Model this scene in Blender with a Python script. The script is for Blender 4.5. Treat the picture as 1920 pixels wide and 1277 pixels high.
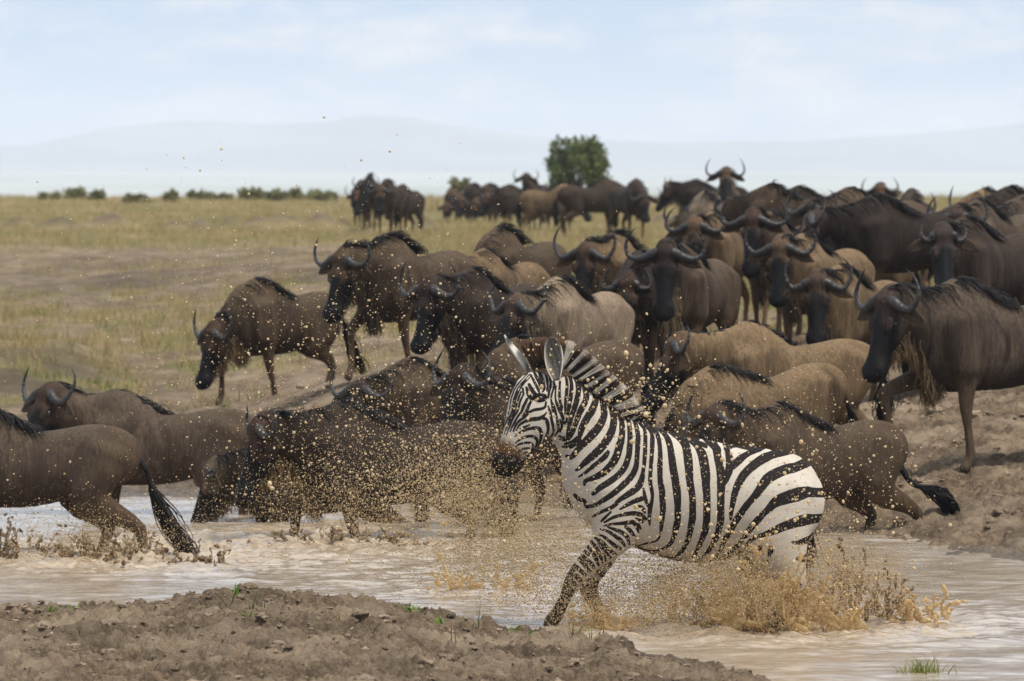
import bpy, math, random
import numpy as np
from mathutils import Vector
for _o in list(bpy.data.objects):
    bpy.data.objects.remove(_o)
SC = bpy.context.scene
COL = SC.collection
rad = math.radians

# ------------------------------------------------------------------ camera
F_PX = 10667.0                      # focal length in pixels of the 1920 wide photograph (200 mm)
CAM_Z = 2.75
HORIZON = 290.0
PITCH = math.atan((638.5 - HORIZON) / F_PX)
cam = bpy.data.cameras.new("camera")
cam.lens = 200.0; cam.sensor_width = 36.0; cam.clip_end = 60000.0; cam.clip_start = 0.5
cam.dof.use_dof = True; cam.dof.focus_distance = 33.1; cam.dof.aperture_fstop = 6.3
camo = bpy.data.objects.new("camera", cam); COL.objects.link(camo)
camo.location = (0, 0, CAM_Z); camo.rotation_euler = (math.pi / 2 - PITCH, 0, 0)
SC.camera = camo

# ------------------------------------------------------------------ exposure, world, sun
SC.view_settings.view_transform = 'Standard'
SC.view_settings.look = 'None'
SC.view_settings.exposure = 0.2
SC.view_settings.gamma = 1.0
SUN_EL, SUN_AZ = 64.0, 128.0        # azimuth: degrees clockwise from +Y (ahead) ; 128 = high on the right, a little behind the camera
W = bpy.data.worlds.new("World"); SC.world = W; W.use_nodes = True

def world_nodes():
    nt = W.node_tree; nt.nodes.clear()
    N = lambda t: nt.nodes.new(t)
    L = nt.links.new
    out = N('ShaderNodeOutputWorld'); bg = N('ShaderNodeBackground'); L(bg.outputs[0], out.inputs[0])
    bg.inputs[1].default_value = 0.10
    sky = N('ShaderNodeTexSky'); sky.sky_type = 'NISHITA'; sky.sun_disc = False
    sky.sun_elevation = rad(SUN_EL); sky.sun_rotation = rad(SUN_AZ); sky.dust_density = 1.5; sky.altitude = 1500
    tc = N('ShaderNodeTexCoord')
    def noise(scale, detail, rough, sx, sz, off=(0, 0, 0), dist=0.0):
        mp = N('ShaderNodeMapping'); mp.inputs['Scale'].default_value = (sx, sx, sz); mp.inputs['Location'].default_value = off
        L(tc.outputs['Generated'], mp.inputs[0])
        n = N('ShaderNodeTexNoise'); n.inputs['Scale'].default_value = scale; n.inputs['Detail'].default_value = detail
        n.inputs['Roughness'].default_value = rough; n.inputs['Distortion'].default_value = dist
        L(mp.outputs[0], n.inputs['Vector']); return n.outputs[0]
    def mr(v, a, b, c=0.0, d=1.0):
        m = N('ShaderNodeMapRange'); m.interpolation_type = 'SMOOTHSTEP'
        for i, x in zip((1, 2, 3, 4), (a, b, c, d)): m.inputs[i].default_value = x
        L(v, m.inputs[0]); return m.outputs[0]
    def mth(op, a, b):
        m = N('ShaderNodeMath'); m.operation = op
        for i, x in enumerate((a, b)):
            if isinstance(x, (int, float)): m.inputs[i].default_value = x
            else: L(x, m.inputs[i])
        return m.outputs[0]
    def mix(f, a, b):
        m = N('ShaderNodeMix'); m.data_type = 'RGBA'
        if isinstance(f, (int, float)): m.inputs[0].default_value = f
        else: L(f, m.inputs[0])
        for i, x in ((6, a), (7, b)):
            if isinstance(x, tuple): m.inputs[i].default_value = (*x, 1)
            else: L(x, m.inputs[i])
        return m.outputs[2]
    sep = N('ShaderNodeSeparateXYZ'); L(tc.outputs['Generated'], sep.inputs[0])
    el = sep.outputs[2]
    big = noise(1.0, 5, 0.55, 22, 75, (3.1, 1.7, 0.4), 0.6)
    wisp = noise(1.0, 7, 0.65, 60, 130, (8.2, 0.3, 2.2), 0.8)
    fine = noise(1.0, 4, 0.6, 420, 700, (1.0, 5.0, 7.0))
    # thick pale overcast lit from above, thinner and bluer in places
    cm = mr(mth('ADD', mth('MULTIPLY', big, 0.75), mth('MULTIPLY', wisp, 0.4)), 0.48, 0.78)
    blue = mix(0.85, sky.outputs[0], (4.3, 5.75, 7.9))
    white = (7.35, 7.5, 7.75)
    c = mix(cm, blue, white)
    c = mix(mth('MULTIPLY', mr(fine, 0.58, 0.74), 0.50), c, (3.9, 5.2, 7.2))
    # the cloud deck overhead
    c = mix(mr(el, 0.06, 0.7), c, mix(cm, (6.2, 6.9, 7.7), (8.2, 8.2, 8.1)))
    L(c, bg.inputs[0])
world_nodes()

sun = bpy.data.lights.new("sun", 'SUN'); sun.energy = 3.3; sun.angle = rad(9); sun.color = (1.0, 0.95, 0.86)
suno = bpy.data.objects.new("sun", sun); COL.objects.link(suno)
_a = rad(SUN_AZ); _e = rad(SUN_EL)
sun_dir = Vector((math.sin(_a) * math.cos(_e), math.cos(_a) * math.cos(_e), math.sin(_e)))
suno.rotation_euler = (-sun_dir).to_track_quat('-Z', 'Y').to_euler(); suno.location = (0, 0, 40)

# ------------------------------------------------------------------ projection helpers
def P(px, py, Y):
    """point at depth Y on the ray of photograph pixel (px, py)"""
    dx = (px - 960.0) / F_PX; dy = (638.5 - py) / F_PX
    fy = math.cos(PITCH) + dy * math.sin(PITCH); fz = -math.sin(PITCH) + dy * math.cos(PITCH)
    k = Y / fy
    return np.array((dx * k, Y, CAM_Z + fz * k))
def U_of(X, Y):
    return 960.0 + F_PX * X / Y

# ------------------------------------------------------------------ noise
def _hash(ix, iy, iz, seed):
    h = (ix * 374761393 + iy * 668265263 + iz * 2147483647 + seed * 974634777).astype(np.int64) & 0xFFFFFFFF
    h = ((h ^ (h >> 13)) * 1274126177) & 0xFFFFFFFF
    h = ((h ^ (h >> 16)) * 2246822519) & 0xFFFFFFFF
    return (h ^ (h >> 15)) & 0xFFFFFF
def vnoise2(x, y, seed=0):
    """gradient noise, about -1..1"""
    x = np.asarray(x, float); y = np.asarray(y, float)
    xi = np.floor(x).astype(np.int64); yi = np.floor(y).astype(np.int64)
    xf = x - xi; yf = y - yi
    u = xf * xf * xf * (xf * (xf * 6 - 15) + 10); v = yf * yf * yf * (yf * (yf * 6 - 15) + 10)
    z0 = np.zeros_like(xi)
    def g(a, b):
        h = _hash(xi + a, yi + b, z0, seed) * (2 * math.pi / 0xFFFFFF)
        return np.cos(h) * (xf - a) + np.sin(h) * (yf - b)
    n = (g(0, 0) * (1 - u) + g(1, 0) * u) * (1 - v) + (g(0, 1) * (1 - u) + g(1, 1) * u) * v
    return n * 1.5
def fbm2(x, y, oct=4, seed=0, gain=0.5, lac=2.03):
    s = 0; a = 1; t = 0
    for i in range(oct):
        s = s + a * vnoise2(x, y, seed + i * 17); t += a; a *= gain
        x = x * lac + 3.7; y = y * lac + 1.3
    return s / t
def vnoise3(p, seed=0):
    pi = np.floor(p).astype(np.int64); pf = p - pi; w = pf * pf * (3 - 2 * pf)
    r = 0
    for a in (0, 1):
        for b in (0, 1):
            for c in (0, 1):
                h = _hash(pi[:, 0] + a, pi[:, 1] + b, pi[:, 2] + c, seed) / 0xFFFFFF * 2 - 1
                r = r + h * (w[:, 0] if a else 1 - w[:, 0]) * (w[:, 1] if b else 1 - w[:, 1]) * (w[:, 2] if c else 1 - w[:, 2])
    return r
def sstep(a, b, x):
    t = np.clip((x - a) / (b - a), 0, 1); return t * t * (3 - 2 * t)

# ------------------------------------------------------------------ mesh helpers
def mesh_np(name, V, faces, smooth=True, mats=(), attrs=None):
    """V (n,3); faces: list of (m,k) int arrays"""
    me = bpy.data.meshes.new(name)
    V = np.asarray(V, np.float32); me.vertices.add(len(V)); me.vertices.foreach_set('co', V.ravel())
    if isinstance(faces, np.ndarray): faces = [faces]
    faces = [np.asarray(f, np.int32) for f in faces if len(f)]
    nl = sum(f.size for f in faces); npoly = sum(len(f) for f in faces)
    me.loops.add(nl); me.polygons.add(npoly)
    me.loops.foreach_set('vertex_index', np.concatenate([f.ravel() for f in faces]))
    st = []; o = 0
    for f in faces:
        st.append(o + np.arange(len(f)) * f.shape[1]); o += f.size
    me.polygons.foreach_set('loop_start', np.concatenate(st).astype(np.int32))
    me.update(calc_edges=True)
    if smooth: me.polygons.foreach_set('use_smooth', np.ones(npoly, bool))
    for k, a in (attrs or {}).items():
        a = np.asarray(a, np.float32)
        if a.ndim == 2:
            if a.shape[1] == 3: a = np.concatenate([a, np.ones((len(a), 1), np.float32)], 1)
            at = me.attributes.new(k, 'FLOAT_COLOR', 'POINT'); at.data.foreach_set('color', a.ravel())
        else:
            at = me.attributes.new(k, 'FLOAT', 'POINT'); at.data.foreach_set('value', a)
    for m in mats: me.materials.append(m)
    return me
def obj(name, me, parent=None, label=None, cat=None, group=None, kind=None, loc=None):
    o = bpy.data.objects.new(name, me); COL.objects.link(o)
    if parent is not None: o.parent = parent
    if loc is not None: o.location = loc
    if label: o['label'] = label
    if cat: o['category'] = cat
    if group: o['group'] = group
    if kind: o['kind'] = kind
    return o
def tubes(paths, radii, ns=3, flat=1.0):
    """paths (N,K,3), radii (N,K) -> V, faces, (strand index, ring index) per vertex"""
    N, K, _ = paths.shape
    T = np.gradient(paths, axis=1); T /= np.linalg.norm(T, axis=2, keepdims=True) + 1e-9
    ref = np.where(np.abs(T[:, :, 2:3]) < 0.9, np.array([0, 0, 1.0]), np.array([1.0, 0, 0]))
    A = np.cross(T, ref); A /= np.linalg.norm(A, axis=2, keepdims=True) + 1e-9
    B = np.cross(T, A)
    V = np.empty((N, K, ns, 3))
    for j in range(ns):
        th = 2 * math.pi * j / ns
        V[:, :, j] = paths + radii[:, :, None] * (math.cos(th) * A + flat * math.sin(th) * B)
    idx = np.arange(N * K * ns).reshape(N, K, ns)
    a = idx[:, :-1]; b = idx[:, 1:]
    F = np.stack([a, np.roll(a, -1, 2), np.roll(b, -1, 2), b], -1).reshape(-1, 4)
    caps = []
    if ns == 4 or ns == 3:
        caps = [idx[:, 0, ::-1].reshape(-1, ns), idx[:, -1].reshape(-1, ns)]
    elif ns > 4:
        caps = [idx[:, 0, ::-1].reshape(-1, ns), idx[:, -1].reshape(-1, ns)]
    si = np.repeat(np.arange(N), K * ns); ti = np.tile(np.repeat(np.linspace(0, 1, K), ns), N)
    return V.reshape(-1, 3), [F] + caps, si, ti
def merge_geo(parts):
    Vs = []; Fs = []; o = 0
    for V, F in parts:
        Vs.append(V)
        for f in (F if isinstance(F, list) else [F]): Fs.append(np.asarray(f) + o)
        o += len(V)
    by = {}
    for f in Fs: by.setdefault(f.shape[1], []).append(f)
    return np.concatenate(Vs), [np.concatenate(v) for v in by.values()]
def catmull(pts, n):
    """resample rows of pts (any columns) with a Catmull-Rom spline, n steps per span"""
    p = np.asarray(pts, float)
    q = np.vstack([2 * p[0] - p[1], p, 2 * p[-1] - p[-2]])
    out = []
    for i in range(1, len(q) - 2):
        for k in range(n):
            t = k / n
            out.append(0.5 * ((2 * q[i]) + (-q[i - 1] + q[i + 1]) * t + (2 * q[i - 1] - 5 * q[i] + 4 * q[i + 1] - q[i + 2]) * t * t
                              + (-q[i - 1] + 3 * q[i] - 3 * q[i + 1] + q[i + 2]) * t ** 3))
    out.append(p[-1])
    return np.array(out)
def ico(sub=1):
    t = (1 + 5 ** .5) / 2
    V = [(-1, t, 0), (1, t, 0), (-1, -t, 0), (1, -t, 0), (0, -1, t), (0, 1, t), (0, -1, -t), (0, 1, -t), (t, 0, -1), (t, 0, 1), (-t, 0, -1), (-t, 0, 1)]
    Fc = [(0, 11, 5), (0, 5, 1), (0, 1, 7), (0, 7, 10), (0, 10, 11), (1, 5, 9), (5, 11, 4), (11, 10, 2), (10, 7, 6), (7, 1, 8),
          (3, 9, 4), (3, 4, 2), (3, 2, 6), (3, 6, 8), (3, 8, 9), (4, 9, 5), (2, 4, 11), (6, 2, 10), (8, 6, 7), (9, 8, 1)]
    V = [np.array(v) / np.linalg.norm(v) for v in V]
    for _ in range(sub):
        cache = {}; G = []
        def mid(a, b):
            k = (min(a, b), max(a, b))
            if k not in cache:
                m = V[a] + V[b]; V.append(m / np.linalg.norm(m)); cache[k] = len(V) - 1
            return cache[k]
        for a, b, c in Fc:
            ab, bc, ca = mid(a, b), mid(b, c), mid(c, a)
            G += [(a, ab, ca), (b, bc, ab), (c, ca, bc), (ab, bc, ca)]
        Fc = G
    return np.array(V), np.array(Fc)

# ------------------------------------------------------------------ implicit bodies
class Seg:
    """tapered elliptic limb between two centres; s = lateral unit vector"""
    __slots__ = ('a', 'b', 'ra', 'rb', 's', 'k', 'tag', 'ta', 'tb')
    def __init__(self, a, b, s, ra, rb, k=0.03, tag=0, ta=0., tb=1.):
        self.a = np.asarray(a, float); self.b = np.asarray(b, float); self.ra = ra; self.rb = rb
        self.s = np.asarray(s, float); self.k = k; self.tag = tag; self.ta = ta; self.tb = tb
    def dist(self, X, Y, Z, want_t=False):
        ax = self.b - self.a; L = np.linalg.norm(ax) + 1e-9; d = ax / L
        s = self.s - d * np.dot(self.s, d); s /= np.linalg.norm(s) + 1e-9
        u = np.cross(d, s)
        px = X - self.a[0]; py = Y - self.a[1]; pz = Z - self.a[2]
        al = px * d[0] + py * d[1] + pz * d[2]
        t = np.clip(al / L, 0, 1); ex = al - t * L
        la = px * s[0] + py * s[1] + pz * s[2]
        ve = px * u[0] + py * u[1] + pz * u[2]
        w = self.ra[0] + (self.rb[0] - self.ra[0]) * t; h = self.ra[1] + (self.rb[1] - self.ra[1]) * t
        m = np.minimum(w, h)
        A = ex / m; B = la / w; C = ve / h
        k0 = np.sqrt(A * A + B * B + C * C) + 1e-9
        k1 = np.sqrt((A / m) ** 2 + (B / w) ** 2 + (C / h) ** 2) + 1e-9
        r = k0 * (k0 - 1) / k1
        r = np.where(k0 < 1e-3, -m, r)
        return (r, self.ta + (self.tb - self.ta) * t) if want_t else r
    def bounds(self):
        m = max(*self.ra, *self.rb)
        return np.minimum(self.a, self.b) - m, np.maximum(self.a, self.b) + m
def chain(secs, s, k=0.03, tag=0, n=1, ts=None):
    """secs rows: x y z w h"""
    secs = np.asarray(secs, float)
    if ts is None: ts = np.linspace(0, 1, len(secs))
    rows = np.column_stack([secs, ts])
    svec = np.asarray(s, float)
    if svec.ndim == 2: rows = np.column_stack([rows, svec])
    if n > 1: rows = catmull(rows, n)
    out = []
    for p, q in zip(rows[:-1], rows[1:]):
        sv = (p[6:9] + q[6:9]) / 2 if svec.ndim == 2 else svec
        out.append(Seg(p[:3], q[:3], sv, (p[3], p[4]), (q[3], q[4]), k, tag, p[5], q[5]))
    return out
def field(groups, h, pad=None):
    """groups: list of (segments, k). Segments of a group join almost sharply, groups melt over a width k"""
    allsegs = [q for g, _ in groups for q in g]
    bb = [q.bounds() for q in allsegs]
    lo = np.min([b[0] for b in bb], 0); hi = np.max([b[1] for b in bb], 0)
    pad = pad or 3 * h
    lo = lo - pad; n = np.ceil((hi + pad - lo) / h).astype(int) + 1
    f = np.full(n, 1e3, np.float32)
    ax = [lo[i] + np.arange(n[i]) * h for i in range(3)]
    def box(a, b, m):
        i0 = np.maximum(np.floor((a - m - lo) / h).astype(int), 0); i1 = np.minimum(np.ceil((b + m - lo) / h).astype(int) + 1, n)
        return tuple(slice(i0[i], i1[i]) for i in range(3)), i0
    for segs, k in groups:
        gb = [q.bounds() for q in segs]; m = k + 3 * h
        gs, g0 = box(np.min([b[0] for b in gb], 0), np.max([b[1] for b in gb], 0), m)
        t = np.full(f[gs].shape, 1e3, np.float32); kk = .006 if len(segs) < 120 else k
        for q, (a, b) in zip(segs, gb):
            sl, _ = box(a, b, m); loc = tuple(slice(sl[i].start - g0[i], sl[i].stop - g0[i]) for i in range(3))
            d = q.dist(ax[0][sl[0]][:, None, None], ax[1][sl[1]][None, :, None], ax[2][sl[2]][None, None, :])
            g = t[loc]; e = np.maximum(kk - np.abs(g - d), 0) / kk
            t[loc] = np.minimum(g, d) - e * e * kk * 0.25
        g = f[gs]; e = np.maximum(k - np.abs(g - t), 0) / k
        f[gs] = np.minimum(g, t) - e * e * k * 0.25
    return f, lo
def surface_nets(f, lo, h):
    sg = f < 0
    nx, ny, nz = f.shape
    cnt = np.zeros((nx - 1, ny - 1, nz - 1), np.int8)
    for a in (0, 1):
        for b in (0, 1):
            for c in (0, 1):
                cnt += sg[a:nx - 1 + a, b:ny - 1 + b, c:nz - 1 + c]
    act = (cnt > 0) & (cnt < 8)
    I = np.argwhere(act)
    vid = np.full(act.shape, -1, np.int32); vid[act] = np.arange(len(I))
    corners = [(a, b, c) for a in (0, 1) for b in (0, 1) for c in (0, 1)]
    cv = {c: f[I[:, 0] + c[0], I[:, 1] + c[1], I[:, 2] + c[2]] for c in corners}
    acc = np.zeros((len(I), 3)); num = np.zeros(len(I))
    for c in corners:
        for axi in range(3):
            if c[axi] == 0:
                e = list(c); e[axi] = 1; e = tuple(e)
                fa, fb = cv[c], cv[e]; m = (fa < 0) != (fb < 0)
                t = np.where(m, fa / np.where(m, fa - fb, 1), 0)
                for j in range(3):
                    acc[:, j] += np.where(m, c[j] + (t if j == axi else 0), 0)
                num += m
    V = lo + (I + acc / num[:, None]) * h
    Q = []
    def quads(axi):
        sl0 = [slice(1, -1)] * 3; sl1 = [slice(1, -1)] * 3
        sl0[axi] = slice(0, -1); sl1[axi] = slice(1, None)
        A = sg[tuple(sl0)]; B = sg[tuple(sl1)]
        o = [1, 1, 1]; o[axi] = 0
        for flip, msk in ((False, A & ~B), (True, ~A & B)):
            E = np.argwhere(msk) + np.array(o)
            if not len(E): continue
            b, c = [(1, 2), (2, 0), (0, 1)][axi]
            def at(db, dc):
                q = E.copy(); q[:, b] -= db; q[:, c] -= dc
                return vid[q[:, 0], q[:, 1], q[:, 2]]
            q = np.stack([at(1, 1), at(0, 1), at(0, 0), at(1, 0)], 1)
            Q.append(q[:, ::-1] if flip else q)
    for axi in range(3): quads(axi)
    F = np.concatenate(Q); F = F[(F >= 0).all(1)]
    return V, F
def smooth_verts(V, F, it=1, lam=0.5):
    for _ in range(it):
        acc = np.zeros_like(V); n = np.zeros(len(V))
        for a, b in ((0, 1), (1, 2), (2, 3), (3, 0)):
            np.add.at(acc, F[:, a], V[F[:, b]]); np.add.at(n, F[:, a], 1)
            np.add.at(acc, F[:, b], V[F[:, a]]); np.add.at(n, F[:, b], 1)
        V = V * (1 - lam) + lam * acc / np.maximum(n, 1)[:, None]
    return V
def subdivide(V, F, flag):
    """split the flagged quads in four"""
    Q = F[flag]; R = F[~flag]
    E = np.sort(np.stack([Q, np.roll(Q, -1, 1)], -1).reshape(-1, 2), 1)
    key = E[:, 0].astype(np.int64) * len(V) + E[:, 1]
    u, first, inv = np.unique(key, return_index=True, return_inverse=True)
    M = V[E[first]].mean(1); C = V[Q].mean(1)
    n0 = len(V); n1 = n0 + len(M); m = inv.reshape(-1, 4) + n0; c = np.arange(len(Q)) + n1
    S = [np.stack([Q[:, i], m[:, i], c, m[:, i - 1]], 1) for i in range(4)]
    return np.concatenate([V, M, C]), np.concatenate([R] + S)
def group_dist(segs, V):
    """smallest distance and its t to a list of segments, at points V"""
    best = np.full(len(V), 1e3); bt = np.zeros(len(V))
    for s in segs:
        d, t = s.dist(V[:, 0], V[:, 1], V[:, 2], True)
        m = d < best; best = np.where(m, d, best); bt = np.where(m, t, bt)
    return best, bt

# ------------------------------------------------------------------ materials
class NB:
    def __init__(self, name):
        self.m = bpy.data.materials.new(name); self.m.use_nodes = True
        self.nt = self.m.node_tree; self.nt.nodes.clear()
        self.out = self.n('ShaderNodeOutputMaterial'); self.b = self.n('ShaderNodeBsdfPrincipled')
        self.l(self.b.outputs[0], self.out.inputs[0])
    def n(self, t): return self.nt.nodes.new(t)
    def l(self, a, b): self.nt.links.new(a, b)
    def put(self, sock, v):
        if isinstance(v, (int, float)): sock.default_value = v
        elif isinstance(v, tuple): sock.default_value = (*v, 1) if len(v) == 3 and sock.type == 'RGBA' else v
        else: self.l(v, sock)
    def set(self, **kw):
        for k, v in kw.items(): self.put(self.b.inputs[k.replace('_', ' ')], v)
        return self
    def attr(self, name, fac=False):
        a = self.n('ShaderNodeAttribute'); a.attribute_name = name
        return a.outputs['Fac'] if fac else a.outputs['Color']
    def attr_alpha(self, name):
        a = self.n('ShaderNodeAttribute'); a.attribute_name = name; return a.outputs['Alpha']
    def noise(self, scale=1., sv=(1, 1, 1), detail=4, rough=.5, dist=0., obj=True, off=(0, 0, 0)):
        tc = self.n('ShaderNodeTexCoord'); mp = self.n('ShaderNodeMapping'); mp.inputs['Scale'].default_value = sv; mp.inputs['Location'].default_value = off
        self.l(tc.outputs['Object'], mp.inputs[0])
        n = self.n('ShaderNodeTexNoise'); n.inputs['Scale'].default_value = scale; n.inputs['Detail'].default_value = detail
        n.inputs['Roughness'].default_value = rough; n.inputs['Distortion'].default_value = dist
        self.l(mp.outputs[0], n.inputs['Vector']); return n.outputs[0]
    def mr(self, v, a, b, c=0., d=1., smooth=True):
        m = self.n('ShaderNodeMapRange')
        if smooth: m.interpolation_type = 'SMOOTHSTEP'
        for i, x in zip((1, 2, 3, 4), (a, b, c, d)): self.put(m.inputs[i], x)
        self.put(m.inputs[0], v); return m.outputs[0]
    def math(self, op, a, b=0.):
        m = self.n('ShaderNodeMath'); m.operation = op; self.put(m.inputs[0], a); self.put(m.inputs[1], b); return m.outputs[0]
    def mix(self, f, a, b, mode='MIX'):
        m = self.n('ShaderNodeMix'); m.data_type = 'RGBA'; m.blend_type = mode
        self.put(m.inputs[0], f); self.put(m.inputs[6], a); self.put(m.inputs[7], b); return m.outputs[2]
    def bump(self, h, strength=.5, dist=.01):
        b = self.n('ShaderNodeBump'); b.inputs['Strength'].default_value = strength; b.inputs['Distance'].default_value = dist
        self.l(h, b.inputs['Height']); self.l(b.outputs[0], self.b.inputs['Normal']); return self
# ================================================================== LAND
def interp2(tab, U, Y):
    """tab: list of (u, [(Y, z), ...]); smooth interpolation over u"""
    us = np.array([t[0] for t in tab], float)
    zs = np.array([np.interp(Y, [q[0] for q in t[1]], [q[1] for q in t[1]]) for t in tab])
    U = np.clip(U, us[0], us[-1]); i = np.clip(np.searchsorted(us, U) - 1, 0, len(us) - 2)
    t = (U - us[i]) / (us[i + 1] - us[i]); t = t * t * (3 - 2 * t)
    ar = np.arange(U.size).reshape(U.shape)
    zf = zs.reshape(len(us), -1)
    return (zf[i.ravel(), ar.ravel()] * (1 - t.ravel()) + zf[i.ravel() + 1, ar.ravel()] * t.ravel()).reshape(U.shape)
FARBANK = [
    (200, [(45.8, 0), (50, .10), (57, .25), (70, .40), (93, .50), (120, .75), (150, .9), (195, 1.2), (230, 1.25)]),
    (750, [(45.2, 0), (48.5, .33), (52, .52), (60, .62), (80, .72), (150, .95), (195, 1.2), (230, 1.25)]),
    (1250, [(43.3, 0), (45, .12), (48, .5), (55, .75), (80, .88), (150, .95), (195, 1.2), (230, 1.25)]),
    (1800, [(38.6, 0), (43.5, .33), (48, .6), (55, .95), (80, 1.0), (150, 1.05), (195, 1.2), (230, 1.25)]),
]
NEAR_U = [-700, 0, 250, 430, 560, 680, 780, 850, 960, 1090, 1200, 1320, 1440, 1700, 1920, 2600]
NEAR_Y = [33.0, 33.0, 33.0, 33.0, 33.0, 33.0, 33.0, 32.9, 32.55, 32.2, 31.4, 30.5, 29.5, 27, 25, 22]
NEAR_Z = [.14, .15, .17, .245, .245, .20, .15, .085, .06, .03, .03, .03, .03, .03, .03, .03]
FAR_U = [-700, 200, 600, 900, 1200, 1500, 1700, 1920, 2600]
FAR_Y = [46.2, 45.6, 45.4, 45.0, 43.0, 40.3, 38.9, 38.3, 37.4]
FEET = []      # (X, Y, dz): gentle local corrections so that every animal stands on the ground

def base_height(X, Y):
    X = np.asarray(X, float); Y = np.asarray(Y, float)
    U = U_of(X, Y)
    yn = np.interp(U, NEAR_U, NEAR_Y) + 0.10 * fbm2(X * 1.3, Y * 1.3, 3, 5)
    yf = np.interp(U, FAR_U, FAR_Y) + 0.16 * fbm2(X * .9, Y * .9, 3, 9)
    hb = np.interp(U, NEAR_U, NEAR_Z)
    near = np.where(Y < yn, hb * (1 - np.exp(-np.maximum(yn - Y, 0) / 0.16)) - .05 * sstep(0.8, 4, yn - Y) * hb / .3, -0.28 * sstep(0, .7, Y - yn))
    far = interp2(FARBANK, U, Y)
    far = np.where(Y > yf, np.maximum(far, 0) * sstep(-.2, 2.0, Y - yf) + .05 * sstep(0, .5, Y - yf), -0.28 * sstep(0, .9, yf - Y))
    mid = (yn + yf) / 2
    z = np.where(Y < mid, near, far)
    wet = np.where(Y < mid, sstep(.45, 0, yn - Y), sstep(1.8, 0.1, Y - yf))
    return z, wet, U, yn, yf
def foot_corr(X, Y):
    c = np.zeros_like(X, float)
    for fx, fy, dz in FEET:
        r2 = ((X - fx) / 1.5) ** 2 + ((Y - fy) / 2.2) ** 2
        c = c + dz * np.exp(-r2)
    return c
def ground_z(x, y):
    z = base_height(np.array([x]), np.array([y]))[0] + foot_corr(np.array([x]), np.array([y]))
    return float(z[0])
def mounds(X, Y):
    """low dark earth mounds and a cut bank out on the plain"""
    z = np.zeros_like(X)
    for u, y, w, h in ((112, 140, .50, .30), (205, 142, .62, .32), (328, 139, .25, .24), (375, 140, .26, .25), (430, 141, .22, .26), (478, 139, .30, .29), (527, 140, .38, .33),
                       (600, 140, .45, .32), (642, 142, .28, .28), (795, 140, .28, .28), (1245, 140, .34, .3), (32, 143, .35, .26)):
        x0 = (u - 960) * y / F_PX
        z = z + 1.15 * h * np.exp(-((X - x0) / w) ** 2 - ((Y - y) / 1.2) ** 2)
    return z
def terrain(X, Y, fine):
    z, wet, U, yn, yf = base_height(X, Y)
    z = z + foot_corr(X, Y)
    land = np.where(Y < (yn + yf) / 2, sstep(-.05, .35, yn - Y), sstep(-.1, .8, Y - yf))
    if fine:
        nearb = (Y < (yn + yf) / 2)
        lump = fbm2(X * 2.1, Y * 1.7, 3, 21)
        cl = 1 - np.abs(fbm2(X * 6.5, Y * 5.5, 4, 31, .55))         # ridged: trampled clods
        cl2 = fbm2(X * 17, Y * 15, 4, 41, .6)
        hoof = np.clip(-fbm2(X * 3.4, Y * 3.0, 2, 51) - .18, 0, 1)
        cl3 = np.abs(fbm2(X * 27, Y * 25, 3, 43, .6))
        b1 = np.abs(fbm2(X * 4.4, Y * 4.0, 3, 45, .5)); b2 = np.abs(fbm2(X * 11, Y * 10, 3, 46, .55))
        warp = .06 * fbm2(X * 6, Y * 6, 2, 48)
        k1 = sstep(-.02, .16, fbm2((X + warp) * 4.6, (Y + warp) * 3.6, 3, 45, .55)); k2 = sstep(-.05, .10, fbm2((X + warp) * 11, (Y - warp) * 9, 3, 46, .55)); k3 = sstep(-.05, .10, fbm2(X * 27, Y * 24, 2, 47, .6))
        soft = np.where(nearb, 1.0, .9)
        z = z + land * (.030 * lump + soft * (.045 * (cl - .75) + .034 * (k1 - .5) + .024 * (k2 - .5) + .011 * (k3 - .5) + .016 * cl2 + .009 * fbm2(X * 70, Y * 60, 3, 44, .6)) - np.where(nearb, .15, .26) * hoof)
        terrain.crust = .50 + .22 * k1 + .20 * k2 + .12 * k3 - 1.2 * hoof
        z = z + np.where(nearb, 1, 0) * land * .05 * np.clip(fbm2(X * 1.1 + 5, Y * 1.1, 2, 61), 0, 1)
    else:
        z = z + land * (.06 * fbm2(X * .5, Y * .35, 4, 71) + .06 * fbm2(X * 2.3, Y * 1.5, 4, 72, .6) + .03 * fbm2(X * 7, Y * 4, 2, 73) * sstep(120, 60, Y))
        z = z + mounds(X, Y)
        cut = sstep(0, 1, 1 - np.abs(Y - 96 - 5 * fbm2(X * .12, Y * 0 + 2, 2, 75)) / 3.0) * sstep(-7.6, -6.4, X) * sstep(-1.5, -3.2, X)
        z = z + .16 * cut
        z = z + .30 * sstep(-4.1, -5.2, X) * sstep(5, 0, np.abs(Y - 63))
    return z, wet, U, land, yn, yf
def grass_mask(X, Y, U):
    n = fbm2(X * .30, Y * .12, 4, 81); n2 = fbm2(X * 1.1, Y * .5, 3, 82)
    g = sstep(110, 128, Y + 14 * n) * np.where(U < 720, 1, 0) + np.where(U >= 720, sstep(58, 72, Y + 8 * n), 0)
    patch = sstep(-.02, .25, n2 + .35 * n) * sstep(50, 62, Y) * np.where(Y < 92, 1, .35)
    return np.clip(np.maximum(np.maximum(g * (.75 + .5 * n2), .75 * patch), (.08 + .55 * n) * sstep(50, 58, Y) * (1 - .8 * sstep(84, 92, Y) * np.where(U < 760, 1, 0))), 0, 1)

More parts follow.
